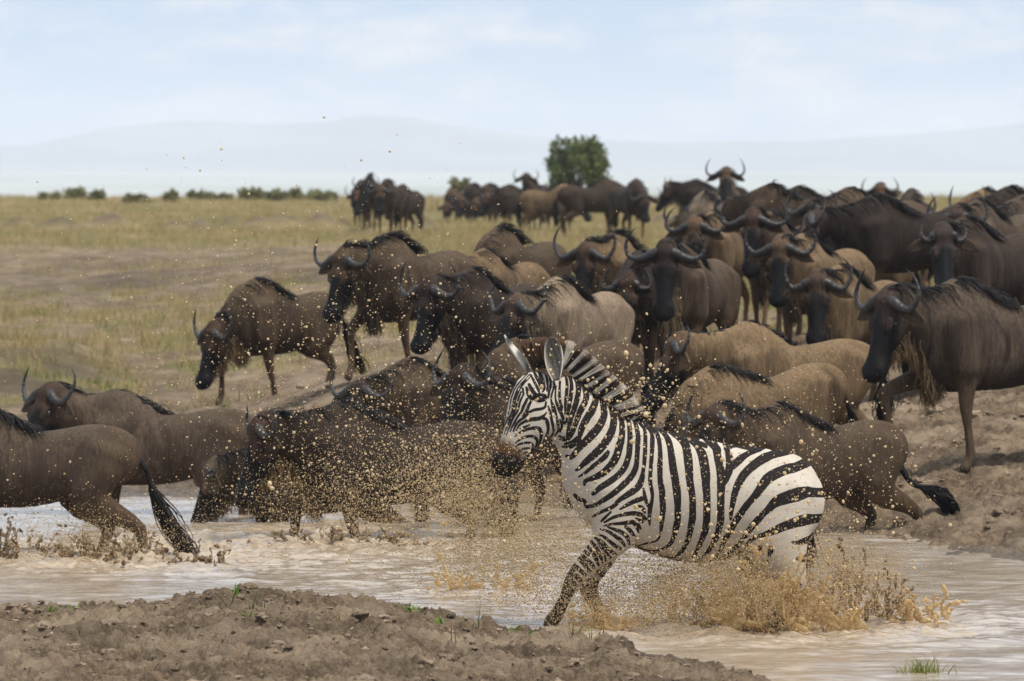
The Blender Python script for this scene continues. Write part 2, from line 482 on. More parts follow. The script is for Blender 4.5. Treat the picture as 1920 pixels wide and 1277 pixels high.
def land_material():
    b = NB('mud_and_grass')
    g = b.attr('grass', True); wet = b.attr('wet', True); dark = b.attr('dark', True)
    n1 = b.noise(1.7, (1, .8, 1), 6, .6); n2 = b.noise(17, (1, .8, 1), 8, .72); n3 = b.noise(85, (1, 1, 1), 5, .7)
    soil = b.mix(b.mr(n2, .35, .68), (.150, .105, .068), (.36, .262, .172))
    n4 = b.noise(5.5, (1, .7, 1), 5, .62)
    soil = b.mix(b.mr(n4, .50, .66, 0, .6), soil, (.105, .076, .052))
    soil = b.mix(b.mr(n1, .42, .66, 0, .8), soil, (.47, .36, .25))
    soil = b.mix(b.mr(n3, .56, .72, 0, .55), soil, (.075, .055, .04))
    soil = b.mix(b.math('MULTIPLY', dark, .7), soil, (.085, .063, .047))
    gr = b.mix(b.mr(b.noise(.55, (1, .5, 1), 5, .6), .42, .58), (.34, .262, .115), (.165, .165, .055))
    gr = b.mix(b.mr(n2, .35, .75, 0, .5), gr, (.36, .285, .145))
    c = b.mix(g, soil, gr)
    c = b.mix(b.math('MULTIPLY', wet, .6), c, (.085, .062, .043))
    b.set(Base_Color=c, Roughness=b.mr(wet, 0, 1, .92, .38), Specular_IOR_Level=b.mr(wet, 0, 1, .12, .5))
    b.bump(b.math('ADD', b.math('MULTIPLY', n2, .7), b.math('MULTIPLY', n3, .6)), 1.0, .05)
    return b.m
def grid_faces(nr, nc):
    i = np.arange(nr * nc).reshape(nr, nc)
    return np.stack([i[:-1, :-1], i[:-1, 1:], i[1:, 1:], i[1:, :-1]], -1).reshape(-1, 4)
MAT = {}
def build_land():
    MAT['land'] = land_material()
    # ---- trampled mud by the water: the near bank finely, then the river bed and the far bank
    for name, Ys, Us in (('mud_bank', np.arange(24.5, 33.62, .0135), np.arange(-760, 2700, 4.0)), ('far_bank', np.arange(33.6, 50.3, .024), np.arange(-760, 2700, 5.5))):
        U, Y = np.meshgrid(Us, Ys); X = (U - 960) * Y / F_PX
        z, wet, U_, land, yn, yf = terrain(X, Y, True)
        nearb = Y < (yn + yf) / 2
        dk = sstep(.0, .30, fbm2(X * 1.2, Y * .9, 4, 91)) * .55 + sstep(.15, .45, fbm2(X * 5, Y * 4, 3, 92)) * .5
        dk = np.clip(dk * land, 0, 1)
        dk = np.clip(dk * .6 + land * 1.5 * np.clip(.70 - terrain.crust, 0, .6), 0, 1)  # hollows and hoof prints darkened: damp mud plus relief shade put into colour
        wet = np.clip(wet + .35 * np.where(nearb, 0, 1) * sstep(.12, .5, fbm2(X * .8, Y * .8, 3, 93)) * sstep(6, 2, Y - yf), 0, 1)
        g = grass_mask(X, Y, U) * .6 * sstep(46.5, 49.5, Y)
        if name == 'far_bank': z[0] -= .01
        V = np.stack([X, Y, z], -1).reshape(-1, 3)
        me = mesh_np(name, V, grid_faces(*X.shape), True, [MAT['land']], dict(grass=g.ravel(), wet=wet.ravel(), dark=dk.ravel()))
        obj(name, me, kind='structure')
    # ---- the plain behind
    Ys = np.concatenate([np.arange(50.25, 75, .10), np.arange(75, 130, .25), np.arange(130, 235, .6)]); Us = np.arange(-1000, 2950, 9.0)
    U, Y = np.meshgrid(Us, Ys); X = (U - 960) * Y / F_PX
    z, wet, U_, land, yn, yf = terrain(X, Y, False)
    z[0] -= .03
    z = z - 3.0 * sstep(196, 236, Y) ** 1.5
    g = grass_mask(X, Y, U)
    dk = np.clip(mounds(X, Y) * 4.5, 0, 1) + np.clip(fbm2(X * .35, Y * .16, 4, 95) * 1.1, 0, .4) * (1 - g)
    dk = np.clip(dk + .9 * sstep(3, 0, np.abs(Y - 93)) * sstep(-7.6, -6.0, X) * sstep(-1.2, -3.2, X) * sstep(-.2, .3, fbm2(X, Y * .3, 3, 96)), 0, 1)
    band = sstep(82, 92, Y + 6 * fbm2(X * .2, Y * .05, 3, 97)) * sstep(122, 108, Y) * sstep(780, 640, U)
    dk = np.clip(dk + band * (.45 + .5 * fbm2(X * .6, Y * .2, 3, 98)) + .22 * sstep(70, 55, Y) * sstep(900, 700, U), 0, 1)
    dk = np.clip(dk + .8 * sstep(-4.0, -4.8, X) * sstep(3.2, 1.2, np.abs(Y - 60.5)), 0, 1)
    g = g * (1 - .8 * np.clip(mounds(X, Y) * 3.4, 0, 1))
    V = np.stack([X, Y, z], -1).reshape(-1, 3)
    me = mesh_np('plain', V, grid_faces(*X.shape), True, [MAT['land']], dict(grass=g.ravel(), wet=0 * g.ravel(), dark=dk.ravel()))
    obj('plain', me, kind='structure')
    # ---- the low country beyond the edge of the plateau, and the hills
    Ys = np.concatenate([np.linspace(228, 700, 40), np.geomspace(720, 10500, 60)]); Us = np.linspace(-4200, 6100, 220)
    U, Y = np.meshgrid(Us, Ys); X = (U - 960) * Y / F_PX
    z = np.interp(Y, [228, 300, 500, 900, 10500], [-2.2, -7, -18, -26, -26]) + .8 * fbm2(X * .004, Y * .002, 3, 101) * sstep(240, 500, Y)
    b = NB('far_plain')
    n = b.noise(.0011, (1, .35, 1), 6, .6); n2 = b.noise(.012, (1, .4, 1), 4, .6)
    c = b.mix(b.mr(n, .40, .62), (.40, .41, .37), (.26, .29, .24)); c = b.mix(b.mr(n2, .60, .68, 0, .8), c, (.14, .19, .13))
    b.set(Base_Color=c, Roughness=.95, Specular_IOR_Level=.05)
    obj('far_plain', mesh_np('far_plain', np.stack([X, Y, z], -1).reshape(-1, 3), grid_faces(*X.shape), True, [b.m]), kind='structure')
    ys = np.linspace(9300, 10400, 24); us = np.linspace(-4000, 5900, 420)
    U, Y = np.meshgrid(us, ys); X = (U - 960) * Y / F_PX
    top = np.interp(U, [-4000, -1500, -300, 60, 200, 350, 520, 600, 690, 770, 900, 1050, 1250, 1500, 1700, 1800, 1930, 2200, 3500, 5900],
                    [40, 50, 16, 20, 50, 62, 56, 60, 76, 70, 46, 30, 24, 26, 38, 46, 60, 66, 50, 40])
    top = top + 3 * fbm2(U * .012, U * 0, 4, 111)
    t = (Y - ys[0]) / (ys[-1] - ys[0])
    z = -30 + (top + 30) * sstep(0, .75, t) + 4 * fbm2(X * .003, Y * .003, 4, 112) * t
    b = NB('hill_scrub'); n = b.noise(.004, (1, 1, 3), 6, .6)
    b.set(Base_Color=b.mix(b.mr(n, .4, .65), (.19, .21, .23), (.27, .28, .28)), Roughness=.95, Specular_IOR_Level=.05)
    obj('hills', mesh_np('hills', np.stack([X, Y, z], -1).reshape(-1, 3), grid_faces(*X.shape), True, [b.m]), kind='structure')

def build_haze():
    x0, x1, y0, y1, z0, z1 = -6500, 6500, -60, 10800, -33, 92
    V = np.array([(x, y, z) for x in (x0, x1) for y in (y0, y1) for z in (z0, z1)], float)
    F = np.array([(0, 1, 3, 2), (4, 6, 7, 5), (0, 4, 5, 1), (2, 3, 7, 6), (0, 2, 6, 4), (1, 5, 7, 3)])
    m = bpy.data.materials.new('haze'); m.use_nodes = True; nt = m.node_tree; nt.nodes.clear()
    o = nt.nodes.new('ShaderNodeOutputMaterial'); v = nt.nodes.new('ShaderNodeVolumePrincipled')
    v.inputs['Color'].default_value = (.87, .905, 1.0, 1); v.inputs['Density'].default_value = HAZE_DENSITY; v.inputs['Anisotropy'].default_value = 0.0
    nt.links.new(v.outputs[0], o.inputs['Volume'])
    obj('haze', mesh_np('haze', V, F, False, [m]), kind='stuff')
HAZE_DENSITY = 1.55e-4

# ------------------------------------------------------------------ water
STIR = [(1130, 1165, 33.0, .55, .055), (1290, 1160, 33.1, .8, .05), (1480, 1150, 33.2, 1.0, .075), (1640, 1130, 33.6, .9, .05), (180, 1050, 38.9, 1.1, .075), (300, 1050, 38.8, .8, .05),
        (640, 1010, 40.6, 1.4, .06), (500, 1000, 40.8, .9, .04), (850, 1010, 40.4, 1.3, .05), (80, 1040, 39.2, 1.0, .07), (1000, 1060, 36.5, 1.5, .04), (420, 1030, 38.6, .8, .04)]
def build_water():
    Ys = np.arange(24.5, 47.2, .028); Us = np.arange(-760, 2700, 5.5)
    U, Y = np.meshgrid(Us, Ys); X = (U - 960) * Y / F_PX
    w = .0075 * fbm2(X * 1.3, Y * 2.0, 3, 201) + .0046 * fbm2(X * 5.2 + .6 * fbm2(X * 1.5, Y * 1.5, 2, 3), Y * 7.5, 3, 211) + .0008 * fbm2(X * 16, Y * 20, 2, 221)
    stir = np.zeros_like(X)
    for u, py, y, r, a in STIR:
        x0 = (u - 960) * y / F_PX; d = np.hypot(X - x0, (Y - y) * .75)
        f = np.exp(-(d / r) ** 2); stir = np.maximum(stir, f * a / .06)
        w = w + a * .55 * f * (fbm2(X * 2.6, Y * 3.6, 3, 231, .5) + .5 * fbm2(X * 9, Y * 12, 3, 232, .55)) + .35 * a * np.exp(-d / (1.8 * r)) * np.sin(d * 11 + 2 * fbm2(X * .8, Y * .8, 2, 7)) * .35
    foam = np.clip(stir * .8 + .35 * sstep(.08, .35, fbm2(X * .9, Y * 1.6, 4, 241)), 0, 1)
    V = np.stack([X, Y, w], -1).reshape(-1, 3)
    b = NB('muddy_water')
    f = b.attr('foam', True)
    n = b.noise(2.2, (1, 1.8, 1), 6, .62, 1.2); n2 = b.noise(11, (1, 1.5, 1), 6, .65, .8)
    c = b.mix(b.mr(n, .38, .66), (.31, .24, .172), (.50, .43, .36))
    c = b.mix(b.math('MULTIPLY', f, .55), c, (.30, .215, .135))
    froth = b.math('MULTIPLY', b.mr(n2, .48, .66), f)
    c = b.mix(froth, c, (.58, .46, .31))
    b.set(Base_Color=c, Roughness=b.mr(froth, 0, 1, .08, .55), IOR=1.33, Specular_IOR_Level=.5)
    b.bump(b.math('ADD', b.math('MULTIPLY', n2, .8), b.math('MULTIPLY', b.noise(45, (1, 1.4, 1), 3, .6), .25)), .16, .02)
    obj('river_water', mesh_np('river_water', V, grid_faces(*X.shape), True, [b.m], dict(foam=foam.ravel())), kind='structure')

# ------------------------------------------------------------------ small things on the ground
def leafy(pos, rng, n, spread, size, shade, col_a, col_b):
    """n little leaves (pointed quads) about centres pos -> V, F, colour"""
    d = rng.normal(size=(n, 3)); d /= np.linalg.norm(d, axis=1, keepdims=True)
    a = np.cross(d, rng.normal(size=(n, 3))); a /= np.linalg.norm(a, axis=1, keepdims=True)
    L = size * rng.uniform(.6, 1.4, (n, 1)); w = L * .28
    V = np.stack([pos, pos + d * L * .5 + a * w, pos + d * L, pos + d * L * .5 - a * w], 1)
    F = np.arange(n * 4).reshape(n, 4)
    t = rng.uniform(0, 1, (n, 1)); c = np.array(col_a) * (1 - t) + np.array(col_b) * t
    return V.reshape(-1, 3), F, np.repeat(c, 4, 0)
def leaf_material(name):
    b = NB(name); b.set(Base_Color=b.attr('col'), Roughness=.6, Specular_IOR_Level=.25)
    tr = b.n('ShaderNodeBsdfTranslucent'); b.l(b.attr('col'), tr.inputs[0])
    mx = b.n('ShaderNodeMixShader'); mx.inputs[0].default_value = .3
    b.l(b.b.outputs[0], mx.inputs[1]); b.l(tr.outputs[0], mx.inputs[2]); b.l(mx.outputs[0], b.out.inputs[0])
    return b.m
def bark_material():
    b = NB('bark'); n = b.noise(22, (1, 1, .25), 5, .6)
    b.set(Base_Color=b.mix(n, (.05, .038, .028), (.16, .125, .095)), Roughness=.95); b.bump(n, .6, .02); return b.m
def crown_points(rng, n, clumps):
    cs = np.array([c[:3] for c in clumps]); rs = np.array([c[3] for c in clumps])
    k = rng.choice(len(cs), n, p=rs ** 2 / (rs ** 2).sum())
    d = rng.normal(size=(n, 3)); d /= np.linalg.norm(d, axis=1, keepdims=True)
    return cs[k] + d * (rs[k] * rng.uniform(.25, 1, n) ** .5)[:, None] * np.array([1, 1, .8])
def build_tree():
    rng = np.random.default_rng(4)
    Y = 158.0; base = P(1085, 415, Y); s = F_PX / Y
    gx, gy = base[0], Y; gz = ground_z(gx, gy)
    H = (CAM_Z - (248 - HORIZON) / s) - gz
    root = obj('bushy_tree', None, label='round green bushy tree standing alone on the plain behind the far herd', cat='tree', loc=(gx, gy, gz - .05))
    clumps = []
    half = 56 / s
    for i in range(36):
        a = rng.uniform(0, 2 * math.pi); t = rng.uniform(.34, .97)
        w = half * (.60 + .42 * math.sin(math.pi * min(1, (t - .12) * 1.05))) * rng.uniform(.45, .86)
        clumps.append((w * math.cos(a), w * math.sin(a), H * t * .93, H * rng.uniform(.085, .15)))
    pts = crown_points(rng, 4600, clumps)
    Vs, F, c = leafy(pts, rng, len(pts), 0, .13, 0, (.075, .105, .030), (.185, .215, .080))
    obj('crown', mesh_np('crown', Vs, F, False, [leaf_material('tree_leaves')], dict(col=c)), root)
    paths = []; rr = []
    for i in range(11):
        a = rng.uniform(0, 2 * math.pi); r = half * rng.uniform(.2, .75); z1 = H * rng.uniform(.45, .85)
        p0 = np.array((rng.normal() * .1, rng.normal() * .1, 0)); p3 = np.array((r * math.cos(a), r * math.sin(a), z1))
        paths.append(catmull([p0, p0 * .5 + np.array((p3[0] * .18, p3[1] * .18, z1 * .35)), p3 * np.array((.55, .55, .68)) + rng.normal(size=3) * .06, p3], 3)); rr.append(np.linspace(.10, .02, 10))
    V, F, _, _ = tubes(np.array(paths), np.array(rr), 6)
    obj('trunk', mesh_np('trunk', V, F, True, [bark_material()]), root)
def build_shrubs():
    leaf = leaf_material('shrub_leaves'); bark = bark_material()
    spots = [(95, 366, 46, 12, 1), (140, 360, 56, 20, 0), (180, 362, 26, 20, 3), (255, 368, 48, 14, 2), (320, 360, 18, 22, 3), (365, 366, 50, 14, 1), (410, 369, 56, 12, 2), (470, 362, 58, 22, 0),
             (520, 361, 44, 18, 1), (570, 359, 56, 22, 0), (612, 364, 38, 15, 2), (862, 345, 30, 46, 3), (1262, 355, 52, 22, 4), (1672, 358, 26, 24, 3), (1905, 352, 40, 26, 2)]
    kinds = ['low dark green shrub', 'broad rounded green shrub', 'sparse olive shrub', 'narrow upright shrub', 'bright green shrub']
    where = ['second shrub from the left along the far edge of the plain', 'third from the left along the far edge of the plain', 'beside two low shrubs left on the plain edge', 'over the dark earth mounds on the far plain edge',
             'standing alone between low shrubs on the plain edge', 'left of a wide low shrub on the plain edge', 'at the middle of the row on the plain edge', 'largest in the row on the far plain edge',
             'between the two largest on the far plain edge', 'at the right end of the thick row on the plain edge', 'last of the row, left of the dark far group', 'behind the small grazing wildebeest right of the far group',
             'behind the lone dark wildebeest right of the tree', 'behind the herd near the right edge', 'at the right edge behind the herd']
    for i, (px, pyt, w, h, k) in enumerate(spots):
        rng = np.random.default_rng(50 + i); Y = 186 + 8 * rng.uniform(); s = F_PX / Y
        x = (px - 960) * Y / F_PX; gz = float(terrain(np.array([x]), np.array([Y]), False)[0][0])
        H = max(h / s, (CAM_Z - (pyt - HORIZON) / s) - gz); hw = w / s / 2
        root = obj('shrub', None, label=kinds[[1, 0, 3, 2, 4][k] if k < 5 else 0] + ', ' + where[i], cat='shrub', group='shrubs along the far edge of the plain', loc=(x, Y, gz - .05))
        clumps = [(hw * rng.uniform(-.8, .8), hw * rng.uniform(-.6, .6), H * rng.uniform(.3, .85), min(H, hw) * rng.uniform(.28, .5)) for _ in range(9)]
        pts = crown_points(rng, 620, clumps); pts[:, 2] = np.clip(pts[:, 2], .02, H * 1.05)
        ca, cb = ((.15, .155, .075), (.29, .28, .14)) if k != 4 else ((.17, .21, .06), (.30, .33, .12))
        V, F, c = leafy(pts, rng, len(pts), 0, .16, 0, ca, cb)
        obj('crown', mesh_np('crown', V, F, False, [leaf], dict(col=c)), root)
        ps = np.array([catmull([(0, 0, 0), (q[0] * .4, q[1] * .4, q[2] * .5), tuple(q[:3])], 3) for q in clumps[:5]])
        V, F, _, _ = tubes(ps, np.tile(np.linspace(.04, .012, ps.shape[1]), (5, 1)), 5)
        obj('stem', mesh_np('stem', V, F, True, [bark]), root)

def blades(base, rng, n, L, lean, width, colA, colB, K=3):
    """n grass blades from points base (n,3)"""
    a = rng.uniform(0, 2 * math.pi, n); l = L * rng.uniform(.5, 1.3, n); ln = lean * rng.uniform(.2, 1.4, n)
    dirx = np.cos(a) * ln; diry = np.sin(a) * ln
    ts = np.linspace(0, 1, K)
    pts = np.stack([base[:, None, 0] + dirx[:, None] * l[:, None] * ts ** 1.8, base[:, None, 1] + diry[:, None] * l[:, None] * ts ** 1.8,
                    base[:, None, 2] + l[:, None] * (ts - .25 * ln[:, None] * ts ** 2)], -1)
    b = rng.uniform(0, math.pi, n); side = np.stack([np.cos(b), np.sin(b), 0 * b], -1)
    w = width * rng.uniform(.6, 1.3, n)[:, None] * (1 - ts) ** .7
    V = np.stack([pts - side[:, None] * w[..., None], pts + side[:, None] * w[..., None]], 2)
    idx = np.arange(n * K * 2).reshape(n, K, 2)
    F = np.stack([idx[:, :-1, 0], idx[:, :-1, 1], idx[:, 1:, 1], idx[:, 1:, 0]], -1).reshape(-1, 4)
    t = rng.uniform(0, 1, (n, 1)); c = np.array(colA) * (1 - t) + np.array(colB) * t
    return V.reshape(-1, 3), F, np.repeat(c, K * 2, 0)
def build_plain_grass():
    rng = np.random.default_rng(9)
    n = 42000
    u = rng.uniform(-500, 2450, n); Y = 50 * (200 / 50) ** rng.uniform(0, 1, n) ** .8
    X = (u - 960) * Y / F_PX
    g = grass_mask(X, Y, u) * (1 - np.clip(mounds(X, Y) * 6, 0, 1)); keep = rng.uniform(0, 1, n) < g * 1.1
    X, Y, g, u = X[keep], Y[keep], g[keep], u[keep]
    z = terrain(X, Y, False)[0]
    m = 7
    N = len(X)
    sp = .05 + .0006 * np.repeat(Y, m)
    bx = np.repeat(X, m) + rng.normal(size=N * m) * sp; by = np.repeat(Y, m) + rng.normal(size=N * m) * sp
    base = np.stack([bx, by, np.repeat(z, m) - .01], -1)
    green = rng.uniform(size=N) < np.where(Y < 95, .12 + .75 * sstep(-.05, .25, fbm2(X * .35, Y * .2, 3, 83)), .10 + .25 * sstep(0, .3, fbm2(X * .2, Y * .07, 3, 84)))
    V1, F1, c1 = blades(base[np.repeat(green, m)], rng, int(green.sum()) * m, .13, .7, .007, (.135, .180, .034), (.27, .265, .085))
    q = np.repeat(~green, m)
    V2, F2, c2 = blades(base[q], rng, int(q.sum()), .21, .6, .006, (.42, .325, .15), (.29, .215, .09))
    V, F = merge_geo([(V1, F1), (V2, F2)])
    obj('plain_grass', mesh_np('plain_grass', V, F, False, [leaf_material('dry_grass')], dict(col=np.concatenate([c1, c2]))), label='dry yellow and green grass growing in tufts over the plain', cat='grass', kind='stuff')
def build_sprouts():
    """countable green and dry sprouts on the near mud bank"""
    leaf = leaf_material('sprout')
    spots = [  # px, py of root, height px, blades, lean, kind
        (95, 1145, 14, 7, .9, 'g'), (135, 1150, 16, 8, .9, 'g'), (155, 1166, 12, 4, .7, 'g'), (170, 1176, 10, 4, .8, 'g'), (228, 1222, 16, 5, 1., 'g'), (118, 1232, 22, 8, 1.1, 'y'), (448, 1118, 24, 5, .5, 'g'), (570, 1108, 26, 4, .25, 'g'), (432, 1150, 60, 5, .9, 's'),
        (478, 1150, 42, 4, .35, 's'), (492, 1140, 36, 3, .4, 's'), (455, 1158, 18, 7, .9, 'g'), (600, 1180, 46, 7, .9, 's'), (612, 1165, 20, 6, .9, 'y'), (700, 1195, 40, 4, .8, 's'), (742, 1125, 34, 4, .25, 's'), (762, 1122, 26, 4, .5, 'g'),
        (776, 1150, 22, 7, .8, 'g'), (820, 1165, 14, 6, .8, 'g'), (852, 1212, 40, 3, .4, 's'), (892, 1175, 46, 2, .2, 's'), (912, 1170, 34, 3, .25, 's'), (955, 1190, 22, 8, .8, 'g'), (975, 1195, 18, 8, .8, 'g'), (1010, 1230, 14, 6, .9, 'g'), (1072, 1200, 40, 4, .3, 's'), (1115, 1205, 30, 5, .5, 'g'),
        (1140, 1200, 38, 3, .3, 's'), (1178, 1205, 44, 3, .4, 's'), (1205, 1225, 34, 4, .3, 's'), (1248, 1235, 36, 4, .3, 's'), (1330, 1250, 40, 3, .2, 's'), (1255, 1228, 12, 6, .8, 'g')]
    KIND = {'g': 'green leafy sprout', 's': 'thin dark green grass stem tuft', 'y': 'dry yellowish grass tuft'}
    for i, (px, py, h, nb, ln, k) in enumerate(spots):
        rng = np.random.default_rng(300 + i)
        Y = 31.5
        for _ in range(24):       # walk down the ray to the bank
            p = P(px, py, Y); 
            z = float(terrain(np.array([p[0]]), np.array([Y]), True)[0][0])
            Y = Y + (p[2] - z) * 6.0 if abs(p[2] - z) > .002 else Y
            Y = min(max(Y, 26.5), 33.2)
        x = P(px, py, Y)[0]; z = float(terrain(np.array([x]), np.array([Y]), True)[0][0])
        L = h * Y / F_PX * 1.1
        n = nb * (1 if k == 's' else 2)
        base = np.zeros((n, 3)); base[:, :2] = rng.normal(size=(n, 2)) * (.012 if k == 's' else .03)
        ca, cb = {'g': ((.10, .19, .02), (.20, .30, .05)), 's': ((.06, .085, .03), (.12, .13, .05)), 'y': ((.30, .24, .11), (.18, .20, .06))}[k]
        V, F, c = blades(base, rng, n, L, ln, .0048 if k == 's' else .008, ca, cb, 5)
        j = [q for q in range(len(spots)) if spots[q][5] == k]
        obj('grass_sprout', mesh_np('grass_sprout', V, F, False, [leaf], dict(col=c)), label=KIND[k] + ' poking out of the mud of the near bank', cat='sprout', group=KIND[k] + 's on the near bank', loc=(x, Y, z - .008))
    # a rounded tussock just showing at the lower right
    rng = np.random.default_rng(77)
    p = P(1730, 1262, 30.1); n = 150
    base = rng.normal(size=(n, 3)) * np.array([.05, .05, 0]); base[:, 2] = -.02
    V, F, c = blades(base, rng, n, .13, .55, .004, (.13, .19, .03), (.32, .30, .10), 5)
    t = obj('grass_tussock', mesh_np('grass_tussock', V, F, False, [leaf], dict(col=c)), label='fresh green grass tussock standing in the water at the bottom edge', cat='grass tuft', loc=(p[0], 30.1, -.02))
def build_clods():
    rng = np.random.default_rng(12)
    iv, ifc = ico(2)
    parts = []; cols = []
    n = 5200
    u = rng.uniform(-300, 2250, n); far = rng.uniform(size=n) < .42
    Y = np.where(far, 40 + 14 * rng.uniform(size=n), 27 + 6 * rng.uniform(size=n) ** .7); X = (u - 960) * Y / F_PX
    z, wet, U, land, yn, yf = terrain(X, Y, True)
    ok = land > .6
    for i in np.where(ok)[0]:
        r = .0085 * math.exp(rng.normal() * .6) * (1.5 if far[i] else 1.0)
        if rng.uniform() < .02: r *= 2.0
        r = min(r, .055)
        v = iv * (1 + .55 * vnoise3(iv * 1.7 + rng.uniform(0, 50, 3), 3)[:, None] + .38 * vnoise3(iv * 4.2 + rng.uniform(0, 50, 3), 5)[:, None])
        v = v * np.array([1.3, 1.1, .62]) * r; a = rng.uniform(0, 6.28); ca, sa = math.cos(a), math.sin(a)
        v = np.stack([v[:, 0] * ca - v[:, 1] * sa, v[:, 0] * sa + v[:, 1] * ca, v[:, 2]], -1)
        parts.append((v + np.array([X[i], Y[i], z[i] + r * .15]), ifc)); cols.append(np.full(len(v), rng.uniform(0, 1)))
    V, F = merge_geo(parts)
    b = NB('clod'); d = b.attr('tone', True); n1 = b.noise(60, (1, 1, 1), 4, .6)
    c = b.mix(d, (.15, .110, .076), (.35, .265, .19)); c = b.mix(b.mr(n1, .4, .7, 0, .6), c, (.09, .065, .046))
    b.set(Base_Color=c, Roughness=.95, Specular_IOR_Level=.05); b.bump(n1, .7, .012)
    obj('mud_clods', mesh_np('mud_clods', V, F, False, [b.m], dict(tone=np.concatenate(cols))), label='loose crumbled mud clods scattered over both trampled banks', cat='mud clods', kind='stuff')
# ================================================================== WILDEBEEST
COATS = dict(tan=(.145, .098, .055), brown=(.068, .047, .030), gray=(.069, .050, .035), dark=(.026, .019, .015), pale=(.190, .142, .098), umber=(.038, .027, .0195))
BEARDS = dict(tan=(.225, .145, .066), cream=(.38, .285, .16), brown=(.085, .058, .036), dark=(.04, .03, .022))
def gnu_materials():
    b = NB('gnu_coat')
    c = b.attr('coat')
    n = b.noise(1.0, (55, 55, 8), 5, .65, .4); n2 = b.noise(5.5, (1, 1, .8), 4, .55); n3 = b.noise(1.0, (30, 30, 4.5), 3, .6, .5)
    c2 = b.mix(b.mr(n, .30, .72, 0, 1), b.mix(1.0, c, (.64, .62, .60), 'MULTIPLY'), b.mix(1.0, c, (1.32, 1.31, 1.30), 'MULTIPLY'))
    c2 = b.mix(b.mr(n3, .50, .75, 0, .38), c2, b.mix(1.0, c, (.50, .47, .45), 'MULTIPLY'))
    c2 = b.mix(b.mr(n2, .48, .66, 0, .65), c2, b.mix(1.0, c, (.66, .62, .58), 'MULTIPLY'))
    b.set(Base_Color=c2, Roughness=b.mr(b.attr_alpha('coat'), 0, 1, .55, .68), Specular_IOR_Level=b.mr(b.attr_alpha('coat'), 0, 1, .09, .09))
    b.bump(b.math('ADD', n, b.math('MULTIPLY', n3, .8)), .55, .012)
    MAT['coat'] = b.m
    b = NB('gnu_horn'); n = b.noise(1.0, (30, 30, 30), 3, .6); t = b.attr('tip', True)
    c = b.mix(t, (.040, .037, .036), (.010, .0095, .010)); c = b.mix(b.mr(n, .4, .7, 0, .5), c, (.045, .040, .037))
    b.set(Base_Color=c, Roughness=.42, Specular_IOR_Level=.30)
    w = b.n('ShaderNodeMath'); w.operation = 'SINE'; b.l(b.math('MULTIPLY', b.attr('ring', True), 75.), w.inputs[0])
    b.bump(b.math('ADD', b.math('MULTIPLY', w.outputs[0], .5), n), .5, .006); MAT['horn'] = b.m
    b = NB('gnu_hair'); b.set(Base_Color=b.attr('col'), Roughness=.6, Specular_IOR_Level=.18); MAT['hair'] = b.m
    b = NB('gnu_eye'); b.set(Base_Color=(.008, .006, .005), Roughness=.08, Specular_IOR_Level=.6); MAT['eye'] = b.m

